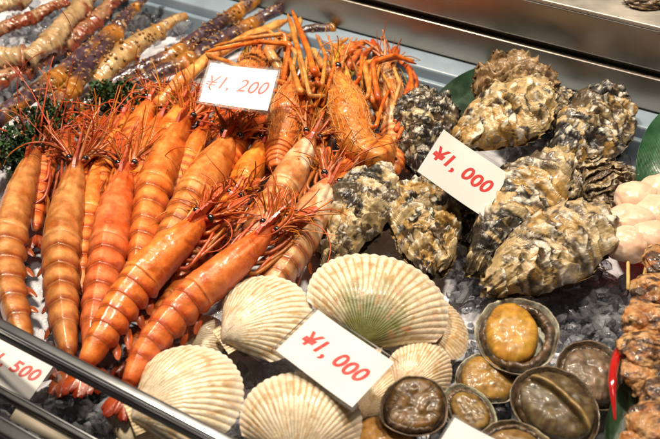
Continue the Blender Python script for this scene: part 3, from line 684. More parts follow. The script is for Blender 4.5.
# ------------------------------------------------------------------ crab legs
def crab_leg(label, segs, pal, seed, name='king_crab_leg', cat='crab leg', spines=True, group='king crab legs at the back left'):
    """segs: list of ((x,y,z),(x,y,z), r0, r1) in pixels"""
    rg = np.random.default_rng(seed)
    first = W(*segs[0][0][:2], segs[0][0][2])
    r = thing(name, label, cat, (first[0], first[1], max(0, first[2]-.01)), group)
    for (p0, p1, r0, r1) in segs:
        A = W(p0[0], p0[1], p0[2]); B = W(p1[0], p1[1], p1[2])
        n, m = 70, 26
        u = np.linspace(0, 1, n)
        P0 = A+(B-A)*u[:, None]+np.array([0, 0, 1])*(.004*np.sin(u*PI))[:, None]
        tg = nrm(B-A); up = nrm(ZUP-tg*(tg@ZUP)); sd = np.cross(tg, up)
        R = (r0+(r1-r0)*u)*mpp((A+B)/2)*(1+.14*np.exp(-((u-.04)/.06)**2)+.20*np.exp(-((u-.95)/.07)**2)-.08*np.sin(u*PI))
        R = R*np.interp(u, [0, .02, .97, 1], [.5, 1, 1, .45])
        a = np.linspace(0, 2*PI, m, endpoint=False)
        G = P0[:, None]+R[:, None, None]*(np.cos(a)[None, :, None]*up*.9+np.sin(a)[None, :, None]*sd)
        nz = fbm(G*110, 4, seed); rd = (G-P0[:, None])/R[:, None, None]
        knob = np.maximum(0, perlin(G*230, seed+4))
        G = G-rd*(R[:, None]*(.10*np.abs(np.sin(1.5*a))[None]))[..., None]
        G = G+rd*((nz*.0011+knob*.0016)[..., None])*(2.0 if pal in ('boil', 'red') else 1.0)
        f1 = fbm(G*np.array([30, 30, 30]), 4, seed+8); UU = u[:, None]*np.ones((1, m))
        if pal == 'dark':
            c = mixc((.030, .015, .022), (.085, .045, .065), np.clip(.4+f1, 0, 1))
            jt = np.clip(np.exp(-((UU-.02)/.10)**2)+np.exp(-((UU-.97)/.14)**2)+sst(.10, .45, f1+.35*(-np.cos(a)[None])+.1), 0, 1)
            c = mixc(c, (.40, .15, .012), jt*.92)
            c = mixc(c, (.55, .33, .12), .6*sst(.5, .8, knob*1.5))
        elif pal == 'cream':
            c = mixc((.36, .21, .07), (.58, .42, .21), np.clip(.5+f1, 0, 1))
            c = mixc(c, (.38, .14, .012), np.clip(sst(-.25, .35, -np.cos(a)[None]*.6+f1*1.3)+.7*np.exp(-((UU-.94)/.14)**2)+.5*np.exp(-((UU-.03)/.1)**2), 0, 1)*.9)
            c = mixc(c, (.20, .10, .08), .8*sst(.5, .75, knob*1.4))
        else:
            c = mixc((.38, .23, .10) if pal == 'boil' else (.26, .12, .05), (.52, .38, .21) if pal == 'boil' else (.44, .27, .15), np.clip(.5+f1, 0, 1))
            c = mixc(c, (.20, .024, .007), np.clip(sst(-.10, .40, -np.cos(a)[None]*.5+f1*1.2+(.45 if pal == 'red' else .02)+.5*np.exp(-((UU-.95)/.10)**2)), 0, 1)*.92)
            c = mixc(c, (.30, .12, .06), .7*sst(.5, .75, knob*1.4))
        mb = MB(); mb.grid(G, c, wv=True)
        if spines:
            for k in range(int(16+len(segs)*2)):
                i = rg.integers(6, n-4); aa = rg.uniform(-1.6, 1.6)
                dirn = nrm(np.cos(aa)*up*.9+np.sin(aa)*sd)
                b0 = P0[i]+dirn*R[i]*.9; hh = R[i]*rg.uniform(.15, .42)*(.7 if pal == 'cream' else 1)
                q = np.array([b0, b0+dirn*hh*.6, b0+dirn*hh+tg*hh*.3])
                cs = np.array([(.16, .06, .012), (.30, .13, .03), (.42, .24, .09)]) if pal in ('dark', 'cream') else np.array([(.55, .25, .12), (.62, .36, .2), (.35, .12, .06)])
                mb.tube(q, [R[i]*.17, R[i]*.10, R[i]*.02], 6, cs)
        mb.build('leg_segment', M['crab'], r)
    return r
crab_leg('dark purple crab leg with orange joints, ending in a thin curved tip at top', [((-30, 142, .032), (58, 78, .036), 11, 10), ((56, 80, .036), (113, 32, .040), 9.5, 8), ((112, 33, .038), (136, 8, .043), 6.5, 5.5), ((134, 9, .043), (160, -8, .043), 5, 2.5)], 'dark', 61)
crab_leg('dark purple crab leg just right of the curved tip leg, over the parsley', [((-14, 168, .030), (72, 90, .034), 10, 10), ((70, 92, .034), (118, 34, .038), 9.5, 7.5), ((117, 36, .036), (140, 4, .042), 6, 3.5)], 'dark', 62)
crab_leg('stout cream crab claw segment with orange edges, leaning behind the dark legs', [((94, 86, .020), (128, 52, .030), 11, 14), ((126, 54, .030), (160, 32, .032), 13, 9), ((158, 33, .032), (186, 16, .034), 8, 4)], 'cream', 63)
crab_leg('dark brown crab leg running to the top edge, upper of the right pair', [((100, 92, .018), (178, 54, .030), 8, 9), ((176, 55, .030), (238, 13, .036), 9, 8), ((236, 14, .036), (285, -14, .04), 8, 6)], 'dark', 64)
crab_leg('dark brown crab leg lying along the pale claw arm, lower of the right pair', [((112, 98, .018), (188, 62, .026), 8, 9), ((186, 63, .026), (250, 26, .032), 9, 8), ((248, 27, .032), (312, -4, .036), 8, 6)], 'dark', 65)
crab_leg('pinkish crab leg at the top, just left of the curved dark tip', [((64, 50, .014), (96, 22, .020), 10, 10), ((94, 24, .02), (124, -6, .024), 9, 7)], 'red', 72)
crab_leg('brown crab leg under the cream claw segment, over the parsley', [((76, 112, .012), (120, 84, .016), 9, 9), ((118, 86, .016), (176, 60, .020), 9, 7)], 'dark', 73)
crab_leg('short brown crab leg tip pointing at the steel panel', [((296, 34, .030), (336, 29, .034), 6, 5)], 'dark', 66)
crab_leg('pale cream boiled crab leg with bent red speckled joints at the top left corner', [((-24, 64, .026), (28, 58, .030), 12, 12), ((26, 62, .030), (52, 44, .030), 10, 11), ((48, 46, .030), (82, 8, .034), 12, 10), ((80, 9, .034), (96, -14, .034), 11, 9)], 'boil', 67, spines=False)
crab_leg('spiny red crab leg crossing above the pale boiled one', [((-20, 42, .036), (34, 18, .044), 8, 7.5), ((32, 19, .044), (68, 2, .044), 6.5, 5)], 'red', 68)
crab_leg('blurred pale pink crab leg touching the top edge, left corner', [((-18, 14, .030), (20, 2, .034), 9, 9), ((18, 3, .034), (52, -14, .034), 9, 7)], 'boil', 69, spines=False)
crab_leg('low red crab leg beneath the pale boiled one, cut off by the left edge', [((-26, 92, .012), (22, 76, .014), 11, 12), ((20, 77, .014), (66, 44, .014), 10, 9)], 'red', 70)

# ------------------------------------------------------------------ frames for flat things
def frame(p0, p1, wpx, z, tv, ts):
    """p0->p1 pixel axis, wpx full width in pixels across; returns centre, X, Y, N, half length, half width"""
    N = nrm(np.array([math.sin(math.radians(ts)), -math.sin(math.radians(tv)), math.cos(math.radians(max(abs(tv), abs(ts))))]))
    mid = ((p0[0]+p1[0])/2, (p0[1]+p1[1])/2)
    C3 = W(mid[0], mid[1], z)
    A = onplane(p0[0], p0[1], C3, N); B = onplane(p1[0], p1[1], C3, N)
    X = nrm(B-A); Y = np.cross(N, X)
    pxl = np.linalg.norm(proj(C3+Y*.001)-proj(C3-Y*.001))/.002
    return C3, X, Y, N, np.linalg.norm(B-A)/2, wpx/2/pxl

# ------------------------------------------------------------------ oysters
def oyster(label, p0, p1, wpx, z, tv, ts, seed, thick=.35, dark=0.35, ochre=0.4, brown=0.0, name='oyster'):
    """p0 hinge end (narrow), p1 lip end (wide)"""
    C3, X, Y, N, hl, hwid = frame(p0, p1, wpx, z, tv, ts); hl *= 1.05; hwid *= 1.10; dark -= .05
    r = thing(name, label, 'oyster', C3-N*hwid*.3, 'oysters heaped on the right of the counter')
    nr, na = 110, 260
    for part in ('upper_valve', 'lower_valve'):
        top = part == 'upper_valve'
        rr = (np.linspace(0, 1, nr)**.85)[:, None]*np.ones((1, na)); a = np.ones((nr, 1))*np.linspace(0, 2*PI, na, endpoint=False)[None]
        ca, sa = np.cos(a), np.sin(a)
        taper = .74+.30*ca-.06*ca*ca
        q = np.stack([ca*1.3, sa*1.3, np.full_like(ca, seed*3.7)], -1)
        out = 1+.20*fbm(q, 3, seed)+.11*fbm(q*3, 3, seed+2)+(.0 if top else .05)
        x = rr*ca*out*hl*1.0; y = rr*sa*out*hwid*np.clip(taper+.22, .45, 1.1)
        xn, yn = x/hl, y/hl
        dome = np.maximum(0, 1-rr**2.2)**.75*(1+.25*(-xn))
        h = dome*hwid*thick*2*(.62 if top else -.5)
        wob = fbm(np.stack([xn*1.9, yn*1.9, np.full_like(xn, seed*1.3)], -1), 3, seed+3, .38)
        d = np.sqrt((xn+1.05)**2+(yn*1.15)**2)
        phase = d*4.2+wob*2.2
        saw = phase-np.floor(phase)
        lam = np.where(saw < .82, (saw/.82)**1.4, (1-saw)/.18)
        ang = np.arctan2(yn, xn+1.15)
        fold = np.sin(ang*7+wob*6+seed)*sst(.2, 1.2, d)
        p3 = np.stack([xn*2.7+.35*wob, yn*2.7*hwid/hl*1.25-.35*wob, np.full_like(xn, seed*2.1)], -1)
        msk = sst(-.35, .35, fbm(np.stack([xn*1.1, yn*1.1, np.full_like(xn, seed*4.1)], -1), 2, seed+71))
        pa = np.stack([d*4.6, ang*1.9, np.full_like(d, seed*1.7)], -1)+.55*wob[..., None]
        rg1 = .35+(.45+.75*msk)*(.75*(ridge(pa, 4, seed+6, .45)-.35)+.35*(ridge(p3*.85, 3, seed+7, .4)-.35)); f2 = fbm(p3*2.0, 4, seed+8)*(.4+msk)
        amp = hwid*.25
        edge = 1-sst(.93, 1, rr)*.5
        hh = amp*(.65*lam*edge+.28*fold+.95*(rg1-.3)+.30*f2)*(1 if top else -.7)
        # frilly overhang: push along the growth direction where the lamella ends
        push = hwid*.11*lam**3
        gx = (xn+1.05)/np.maximum(d, .05); gy = yn*1.15/np.maximum(d, .05)
        px_ = x+gx*push+hwid*.03*fbm(p3*2.1, 2, seed+21); py_ = y+gy*push+hwid*.03*fbm(p3*2.1, 2, seed+22)
        P = C3+X*px_[..., None]+Y*py_[..., None]+N*(h+hh)[..., None]
        n1 = fbm(p3*.8, 4, seed+30); n2 = fbm(np.stack([d*4.6, ang*2.2, np.full_like(d, seed)], -1)+wob[..., None]*.8, 4, seed+31, .6)
        n3 = fbm(p3*1.25, 4, seed+32, .55); n4 = fbm(p3*5.0, 3, seed+35)
        c = mixc((.37, .26, .115), (.62, .52, .33), np.clip(.5+n1*1.3+.3*lam-.2, 0, 1))
        c = mixc(c, (.34, .175, .020), sst(.30-ochre*.55, .62-ochre*.5, n1+.35*n4+.18)*.85)
        c = mixc(c, (.065, .042, .024), sst(.26-dark*.62, .38-dark*.58, n2+.35*n4)*.95)
        c = mixc(c, (.018, .016, .016), sst(.30-dark*.48, .40-dark*.48, n3+.3*n4)*.94)
        c = mixc(c, (.74, .68, .55), sst(.15, .42, n4+.35*(lam-.5)+.25*n1)*.75)
        if brown: c = mixc(c, (.22, .13, .06), np.clip(brown+.5*n3, 0, 1))
        mb = MB(); mb.grid(P, c, wv=True, flip=not top)
        mb.build(part, M['oyster'], r)
    return r
oyster('black and white streaked oyster at the back, above the oyster price card', (420, 172), (426, 90), 56, .045, 25, -10, 101, dark=.95, ochre=.0)
oyster('cream and black mottled oyster leaning against the rightmost prawn', (328, 264), (384, 172), 62, .036, 18, -8, 102, dark=.55, ochre=.3)
oyster('knobbly yellowish oyster with a white ring scar, below the price card', (432, 272), (420, 182), 70, .034, 12, 0, 103, dark=.45, ochre=.65)
oyster('tall round brown oyster standing at the back, highest of the heap', (510, 134), (520, 54), 72, .060, 40, 0, 104, dark=.4, ochre=.5, brown=.8)
oyster('cream and ochre knobbly oyster lying in front of the round brown one', (456, 142), (548, 92), 56, .064, 25, 0, 105, dark=.25, ochre=.6)
oyster('yellow oyster with broad black streaks, far right of the back row', (556, 168), (622, 96), 66, .050, 28, 10, 106, dark=.70, ochre=.6)
oyster('grey oyster tucked low under the yellow black streaked one, near the scallop skewers', (584, 160), (632, 208), 46, .030, 10, 10, 107, dark=.7, ochre=.1, brown=.25)
oyster('long narrow grey and cream oyster with a pointed lower tip, beside the price card', (476, 270), (560, 150), 64, .052, 16, -5, 108, dark=.5, ochre=.4)
oyster('wide ridged tan oyster at the front of the heap, tip toward the open abalone', (490, 288), (604, 216), 72, .050, 22, 8, 109, dark=.42, ochre=.45, brown=.12)
oyster('dark oyster half hidden under the lower corner of the oyster price card', (448, 206), (500, 236), 46, .024, 10, 0, 110, dark=.75, ochre=.3, brown=.2)
oyster('small grey oyster glimpsed in the gap behind the two back oysters', (545, 128), (572, 96), 40, .034, 25, 0, 111, dark=.55, ochre=.0)
oyster('low grey oyster under the long narrow one and the yellow black one', (566, 196), (600, 150), 46, .026, 12, 0, 112, dark=.6, ochre=.2, brown=.25)

# ------------------------------------------------------------------ scallops
def scallop(label, hinge, far, wpx, z, tv, ts, seed, ribs=28, H=.54, green=0.0, tan=.35, umbo=0.0, warm=0.0):
    C3, X, Y, N, hl, hwid = frame(hinge, far, wpx, z, tv, ts)
    r = thing('scallop', label, 'scallop', C3-N*hl*.25, 'scallops in their shells at the front')
    pm = math.radians(60)
    A = C3-X*hl
    ns, nq = 90, ribs*12+1
    ss = np.linspace(0, 1, ns)[:, None]*np.ones((1, nq)); ps = np.ones((ns, 1))*np.linspace(-pm, pm, nq)[None]
    wsc = hwid/hl*.99
    for part in ('upper_valve', 'lower_valve'):
        top = part == 'upper_valve'
        ribph = ps/pm*ribs*PI+ .5*fbm(np.stack([ss*2, ps*3, np.full_like(ss, seed)], -1), 2, seed)
        rib = np.abs(np.cos(ribph*.5*2*.5))   # one bump per rib
        Rp = 2*np.cos(ps)**.82
        Rp = Rp*(1+.006*(rib-.5)*2+.012*fbm(np.stack([ps*3, ps*0, np.full_like(ps, seed)], -1), 3, seed+4))
        x = ss*Rp*np.cos(ps); y = ss*Rp*np.sin(ps)*wsc
        g = (ss**.55)*(1-ss**2.4)*1.55
        dome = np.maximum(0, 1-(ps/pm)**2)**.55
        um = (np.exp(-(((x-.36)/.30)**2+((y-.02)/.27)**2)**2) if (umbo and top) else 0*x)
        z_ = H*g*dome*(1 if top else -.75)
        warp = fbm(np.stack([x*1.5, y*1.5, np.full_like(x, seed*1.7)], -1), 3, seed+9)
        ringn = fbm(np.stack([ss*8+warp*1.8, ps*1.2, np.full_like(ss, seed)], -1), 3, seed+11)
        z_ = z_+(1 if top else -1)*(.011*(.6+.8*fbm(np.stack([ps*9, ss*.6, np.full_like(ss, seed*1.1)], -1), 2, seed+51)+.4)*(rib-.5)*(1-um)*sst(.05, .5, ss)*np.clip(ss*1.2, 0, 1)+.016*warp+.011*ringn)
        if umbo and top:
            z_ = z_+.055*um
        P = A+X*(x*hl)[..., None]+Y*(y*hl)[..., None]+N*(z_*hl)[..., None]
        f1 = fbm(np.stack([x*3, y*3, np.full_like(x, seed)], -1), 4, seed+15)
        c = mixc((.64, .54, .36), (.82, .76, .61), np.clip(.5+f1*.9+.2*(rib-.5), 0, 1))
        c = mixc(c, (.44, .26, .085), np.clip((1-um)*(1-rib)**2.2*1.1*sst(.10, .35, ss)*(1+f1), 0, 1))
        c = mixc(c, (.46, .27, .09), np.clip(tan*sst(.02, .40, ringn+.35*f1)*1.25, 0, .9))
        st_ = fbm(np.stack([ss*4.5, ps*9, np.full_like(ss, seed*2.2)], -1), 3, seed+19)
        c = mixc(c, (.45, .24, .07), sst(.28, .50, st_+.1*warm)*.75)
        dash = fbm(np.stack([ps/pm*ribs*.55, ss*7+warp, np.full_like(ss, seed*1.9)], -1), 2, seed+61)
        c = mixc(c, (.46, .27, .11), sst(.10, .42, dash+.45*ringn)*.7*sst(.12, .3, ss))
        c = mixc(c, (.84, .78, .66), .6*sst(.86, 1.0, ss))
        c = mixc(c, (.66, .44, .33), .35*sst(.05, .5, fbm(np.stack([x*1.3, y*1.3, np.full_like(x, seed*.7)], -1), 2, seed+63)))
        if green:
            gm = np.clip((1-sst(.20, .80, ss+.25*f1+.1*np.abs(ps)))*1.0, 0, 1)
            c = mixc(c, (.20, .20, .045), gm*green*.95)
            gl = (1-sst(.22, .62, ss+.25*f1))*sst(.30, .75, 1-rib+.5*f1+.3)
            c = mixc(c, (.055, .075, .02), gl*green*.9)
            c = mixc(c, (.50, .22, .10), .6*sst(.12, .3, fbm(np.stack([x*5, y*5, np.full_like(x, 3.1)], -1), 3, seed+23))*sst(.2, .4, ss)*(1-sst(.55, .7, ss)))
        if warm: c = mixc(c, (.60, .38, .16), warm)
        mb = MB(); mb.grid(P, c, flip=not top)
        if not top: mb.C[-1] = mb.C[-1]*np.array([.95, .9, .85])
        mb.build(part, M['scallop'], r)
    for sd in (-1, 1):
        u = np.linspace(0, 1, 18)[:, None]; v = np.linspace(0, 1, 18)[None]
        ex = .02+u*.02+v*.34*(1-u*.15); ey = (u*(.50+.02*v))*sd
        lim = np.tan(pm)*wsc
        # ear: wedge between hinge line and fan edge
        yy = sd*(u*.34*np.ones_like(v)); xx = -.02+v*np.maximum(.03, np.abs(yy)/lim)*1.02
        zz = .022+.016*np.sin(u*26)+.0*v
        P = A+X*(xx*hl)[..., None]+Y*(yy*hl)[..., None]+N*((zz*np.ones_like(v))*hl)[..., None]
        f = fbm(P*120, 3, seed+sd); cc = mixc((.56, .41, .22), (.70, .58, .38), np.clip(.5+f, 0, 1))
        mb = MB(); mb.grid(P, cc, flip=sd < 0); mb.grid(P-N*.0018, cc, flip=sd > 0)
        mb.build('ear', M['scallop'], r)
    return r
scallop('large scallop with a green stained hinge and tan rings, behind the scallop price card', (362, 347), (394, 257), 136, .046, 14, 4, 201, green=1.0, tan=.5)
scallop('cream scallop with a smooth pale round umbo, touching the prawn belly', (222, 342), (306, 293), 84, .040, 12, -4, 202, tan=.22, umbo=1, ribs=26)
scallop('cream scallop with curved ribs at lower left, partly behind the rail', (132, 420), (240, 372), 98, .038, 10, -4, 203, tan=.25)
scallop('upright fan of tan ribbed scallop at the bottom edge, below the price card', (296, 468), (306, 371), 116, .042, 24, 0, 204, tan=.45, warm=.08)
scallop('small ribbed scallop between the price card and the dark glossy abalone', (398, 400), (440, 346), 62, .026, 16, 10, 205, tan=.4, warm=.1)
scallop('tan scallop edge peeping out right of the green stained scallop', (418, 330), (466, 326), 62, .024, 6, 10, 206, tan=.8, warm=.35)
scallop('dull ribbed scallop under the lower tip of the price card', (352, 424), (400, 362), 60, .018, 10, 0, 207, tan=.7, warm=.3)
scallop('plain yellowish scallop shell half behind the rail at bottom left', (124, 446), (160, 396), 66, .016, 4, 0, 208, tan=.1, warm=.1)
scallop('small cream scallop poking out between prawn tail and umbo scallop', (180, 350), (224, 324), 44, .020, 6, -6, 209, tan=.2)

# ------------------------------------------------------------------ abalones
def abalone(label, c, ax, wpx, z, tv, ts, seed, foot=(.60, .30, .03), footd=(.30, .13, .02), off=(0, 0), fs=(.60, .62), dark=False, split=False, nofoot=False, rim=(.58, .58, .46)):
    p0 = (c[0]-ax[0]/2, c[1]-ax[1]/2); p1 = (c[0]+ax[0]/2, c[1]+ax[1]/2)
    C3, X, Y, N, hl, hwid = frame(p0, p1, wpx, z, tv, ts); hl *= 1.09; hwid *= 1.09
    r = thing('abalone', label, 'abalone', C3-N*hwid*.5, 'live abalones on the ice')
    na = 160; a = np.linspace(0, 2*PI, na, endpoint=False)
    q = np.stack([np.cos(a)*1.2, np.sin(a)*1.2, np.full(na, seed*1.9)], -1)
    out = 1+.065*fbm(q, 2, seed)+.006*fbm(q*5, 2, seed+1)
    lipv = .16*fbm(q*.8+3.1, 2, seed+41)+.10*np.cos(a+seed)
    ox = np.cos(a)*out*hl; oy = np.sin(a)*out*hwid*(1-.08*np.cos(a))
    def ring(s, zz): return C3+X*(ox*s)[:, None]+Y*(oy*s)[:, None]+N*zz
    prof = [(.15, -.42), (.55, -.38), (.80, -.24), (.94, -.03), (.985, .045), (.998, .06), (1.008, .055), (1.01, .03), (.985, -.04), (.92, -.17), (.74, -.38), (.38, -.54), (.05, -.56)]
    pp = crom(np.array([(s, zz, 0) for s, zz in prof]), 70)
    rows = np.stack([ring(s, zz*hwid)+N*(hwid*lipv*np.clip((s-.5)/.5, 0, 1))[:, None] for s, zz, _ in pp])
    g = fbm(rows*180, 4, seed+2); rows = rows+N*(g*.0010)[..., None]+(rows-C3)*(g*.02)[..., None]
    idx = np.linspace(0, 1, 70)[:, None]
    inner = 1-sst(.36, .42, idx); lip = np.exp(-((idx-.43)/.035)**2)
    cc = mixc((.10, .065, .04), (.22, .14, .08), np.clip(.5+g, 0, 1))
    cc = mixc(cc, (.06, .04, .025), sst(.05, .3, fbm(rows*90, 3, seed+5))*.8)
    cc = mixc(cc, np.array(rim)*.95, inner*.9*np.ones_like(g)); rimn = np.clip(.72+1.5*fbm(rows*55, 3, seed+44), 0, 1)
    cc = mixc(cc, np.array(rim), np.clip(lip*1.0, 0, 1)*rimn)
    cc = mixc(cc, (.055, .035, .02), np.clip(lip, 0, 1)*(1-rimn)*.8)
    mb = MB(); mb.grid(rows, cc, wv=True, flip=True); mb.build('shell', M['abalone_shell'], r)
    # dark frilled mantle ring
    nb = 22; b = np.linspace(0, 2*PI, nb, endpoint=False)
    rc_ = .78; tr = .11
    A_, B_ = np.meshgrid(a, b, indexing='ij')
    fr = 1+.55*fbm(np.stack([np.cos(A_)*6, np.sin(A_)*6, B_*.6], -1), 4, seed+7)+.25*fbm(np.stack([np.cos(A_)*2, np.sin(A_)*2, B_*0], -1), 2, seed+17)
    s = rc_+tr*np.cos(B_)*fr; zz = -.07+tr*1.35*np.sin(B_)*fr+.8*lipv[:, None]
    P = C3+X*(ox[:, None]*s)[..., None]+Y*(oy[:, None]*s)[..., None]+N*(zz*hwid)[..., None]
    f = fbm(P*160, 4, seed+8); cc = mixc((.035, .022, .014), (.16, .085, .035), np.clip(.35+f*1.2, 0, 1))
    mb = MB(); mb.grid(P, cc, wu=True, wv=True); mb.build('mantle', M['abalone_flesh'], r)
    # foot
    nr = 60
    rr = np.linspace(0, 1, nr)[:, None]*np.ones((1, na)); AA = np.ones((nr, 1))*a[None]
    sx = (np.cos(AA)*out*rr*fs[0]+off[0]); sy = (np.sin(AA)*out*rr*fs[1]+off[1])
    lum = fbm(np.stack([sx*2.6, sy*2.6, np.full_like(sx, seed)], -1), 2, seed+9); cell = ridge(np.stack([sx*3.8, sy*3.8, np.full_like(sx, seed)], -1), 2, seed+12)
    h = (.02+.24*np.maximum(0, 1-rr**3.0)**.6)+.08*lum*(1-rr**4)-.10*sst(.97, 1, rr)+.07+.009*np.sin(AA*34+5*np.sin(AA*5)+6*lum)*sst(.45, .95, rr)*(1-sst(.97, 1, rr))
    if split:
        dv = np.exp(-((sy-.12+.22*sx*sx)/.05)**2); h = h-.16*dv+.06*np.exp(-((sy-.24+.2*sx*sx)/.08)**2)
    if dark: h = h-.16*(1-rr**2)
    P = C3+X*(sx*hl)[..., None]+Y*(sy*hwid)[..., None]+N*(h*hwid)[..., None]
    f = fbm(P*130, 4, seed+10)
    cc = mixc(np.array(foot), np.array(footd), np.clip(.40+f*1.5-.9*lum, 0, 1)*.9)
    cc = mixc(cc, np.array(footd)*.5, sst(.82, 1, rr)*.8)
    cc = mixc(cc, np.minimum(1, np.array(foot)*1.25+np.array([.02, .06, .02])), sst(.1, .5, cell-.25)*.3)
    if split: cc = mixc(cc, (.45, .30, .10), dv*.0+.55*np.exp(-((sy-.24+.2*sx*sx)/.04)**2))
    mb = MB(); mb.grid(P, cc, wv=True); mb.build('foot', M['abalone_flesh'], r)
    return r
YEL = (.42, .215, .018); BRN = (.22, .11, .035)
abalone('open abalone with bright yellow foot and pale rim, highest on the ice', (517, 336), (8, 74), 76, .034, 12, -6, 301, YEL, (.42, .18, .02), (-0.02, -.13), (.76, .64))
abalone('abalone with lumpy golden brown flesh, just left below the bright yellow one', (487, 380), (44, 36), 50, .018, 8, 0, 302, (.32, .165, .025), (.18, .085, .016), (0, 0), (.86, .84))
abalone('dark glossy amber abalone in a thick brown shell, beside the bottom blank card', (415, 407), (44, 40), 62, .040, 14, 0, 303, (.15, .062, .007), (.05, .022, .005), (-.02, .02), (.84, .84), dark=True, rim=(.24, .17, .11))
abalone('narrow abalone with greenish pale rim, between the dark amber one and the two lobed one', (470, 412), (38, 44), 40, .024, 8, -6, 304, (.24, .13, .025), (.09, .05, .015), (0, 0), (.72, .7), rim=(.50, .52, .36))
abalone('large brown abalone with a folded two lobed foot at the bottom', (556, 407), (66, 60), 68, .030, 12, 0, 305, (.11, .062, .024), (.045, .028, .016), (0, 0), (.86, .84), split=True, rim=(.22, .17, .10))
abalone('greyish brown speckled abalone behind the red chili', (592, 377), (64, 34), 56, .026, 10, 6, 306, (.17, .10, .06), (.07, .045, .032), (0, 0), (.82, .8), rim=(.26, .21, .15))
abalone('abalone cut off by the bottom edge, only its pale rim in view', (514, 450), (70, 6), 50, .030, 8, 0, 307, (.20, .11, .025), BRN, (0, 0), (.74, .7), rim=(.52, .44, .26))
abalone('lumpy orange abalone at the bottom edge under the dark amber shell', (384, 440), (60, 14), 46, .026, 6, 0, 308, (.60, .30, .07), (.38, .16, .03), (0, 0), (.92, .92), rim=(.40, .30, .16))

# ------------------------------------------------------------------ price cards
def text_mesh(body, offset, shear):
    cu = bpy.data.curves.new('price_text', 'FONT'); cu.body = body; cu.size = 1.0; cu.shear = shear; cu.offset = offset
    cu.resolution_u = 6; cu.fill_mode = 'FRONT'; cu.space_character = 1.05
    o = bpy.data.objects.new('price_text', cu); COL.objects.link(o)
    dg = bpy.context.evaluated_depsgraph_get(); dg.update()
    me = bpy.data.meshes.new_from_object(o.evaluated_get(dg))
    V = np.array([v.co[:] for v in me.vertices]); polys = [tuple(p.vertices) for p in me.polygons]
    COL.objects.unlink(o); bpy.data.objects.remove(o); bpy.data.meshes.remove(me)
    return V, polys
def price_card(label, corners, z, tv, ts, body, tpos, theight, cat='price card', offset=.030, shear=.24, inkc=(.62, .035, .03), square=None):
    """corners tl, tr, br, bl in pixels"""
    cp = np.array(corners, float); m = cp.mean(0)
    best = None
    C3 = W(m[0], m[1], z)
    for tvv in np.arange(tv-14, tv+15, 2.0):
        for tss in np.arange(ts-14, ts+15, 2.0):
            N = nrm(np.array([math.sin(math.radians(tss)), -math.sin(math.radians(tvv)), 0])+np.array([0, 0, max(.2, 1-.5*(math.sin(math.radians(tss))**2+math.sin(math.radians(tvv))**2))]))
            Q = [onplane(x, y, C3, N) for x, y in cp]
            e1 = (Q[1]-Q[0]+Q[2]-Q[3])/2; e2 = (Q[0]-Q[3]+Q[1]-Q[2])/2
            err = abs(nrm(e1)@nrm(e2))+.5*abs(np.linalg.norm(e1)/np.linalg.norm(e2)-1.5)+.002*(abs(tvv-tv)+abs(tss-ts))
            if best is None or err < best[0]: best = (err, N, Q, e1, e2)
    _, N, Q, e1, e2 = best
    c = sum(Q)/4; X = nrm(nrm(e1)); Y = nrm(np.cross(N, X)); hx = np.linalg.norm(e1)/2; hy = np.linalg.norm(e2)/2
    r = thing('price_card', label, cat, c-N*.002, 'price cards standing among the seafood')
    u = np.linspace(-1, 1, 24)[:, None]; v = np.linspace(-1, 1, 12)[None]
    def bend(x, y): return (.05*hy*(x/hx)**2+.02*hy*np.sin(3*x/hx)*(y/hy))
    def slab(ax, ay, zoff, th, col, nm, mt, rad):
        x = ax*u*np.ones_like(v); y = ay*v*np.ones_like(u)
        P = c+X*x[..., None]+Y*y[..., None]+N*(bend(x, y)+zoff)[..., None]
        mb = MB(); mb.grid(P+N*th, col); mb.grid(P, col, flip=True)
        per = np.concatenate([P[:, 0], P[-1, 1:], P[-2::-1, -1], P[0, -2:0:-1]])
        mb.grid(np.stack([per, per+N*th], 0), col, wv=True, flip=True)
        return mb.build(nm, mt, r, smooth=True)
    slab(hx*.935, hy*.90, 0, .0005, (.82, .80, .78), 'paper', M['paper'], 0)
    slab(hx, hy, -.0005, .0016, (.8, .8, .8), 'plastic_sleeve', M['sleeve'], 0)
    if body:
        V, polys = text_mesh(body, offset, shear)
        mn, mx = V.min(0), V.max(0); V = V-(mn+mx)/2; s = theight*hy*2/(mx[1]-mn[1])*1.0
        x = V[:, 0]*s+tpos[0]*hx; y = V[:, 1]*s+tpos[1]*hy
        wv = .02*hy*np.sin(x*300)
        P = c+X*x[:, None]+Y*(y+wv)[:, None]+N*(bend(x, y)+.00062)[:, None]
        mb = MB()
        T = []; Qd = []
        for p in polys:
            for k in range(1, len(p)-1): T.append((p[0], p[k], p[k+1]))
        mb.raw(P, None, T, inkc); mb.build('lettering', M['ink'], r, smooth=False)
    return r
price_card('white price card reading ¥1,200 in thin faded red digits, over the prawn heads', [(207, 61), (284, 70), (267, 114), (199, 104)], .098, 22, 0, '¥1, 200', (-.05, .02), .33, offset=.002, shear=.35, inkc=(.58, .07, .06))
price_card('white price card reading ¥1,000 in bold red, stuck among the oysters', [(441, 125), (511, 174), (485, 222), (414, 174)], .078, 18, 0, '¥1, 000', (-.05, .04), .31)
price_card('white price card reading ¥1,000 in bold red, stuck among the scallops', [(317, 306), (400, 364), (352, 412), (272, 353)], .068, 14, 0, '¥1, 000', (.0, -.02), .31)
price_card('white price card reading ¥1,500 below the front rail, cut by the left edge', [(-24, 324), (60, 364), (30, 404), (-52, 362)], .030, 20, -5, '¥1, 500', (.16, .06), .36, inkc=(.60, .08, .07))
price_card('blank card corner sticking up at the bottom edge beside the abalones', [(454, 416), (520, 450), (498, 490), (430, 452)], .056, 18, 0, None, (0, 0), .3)

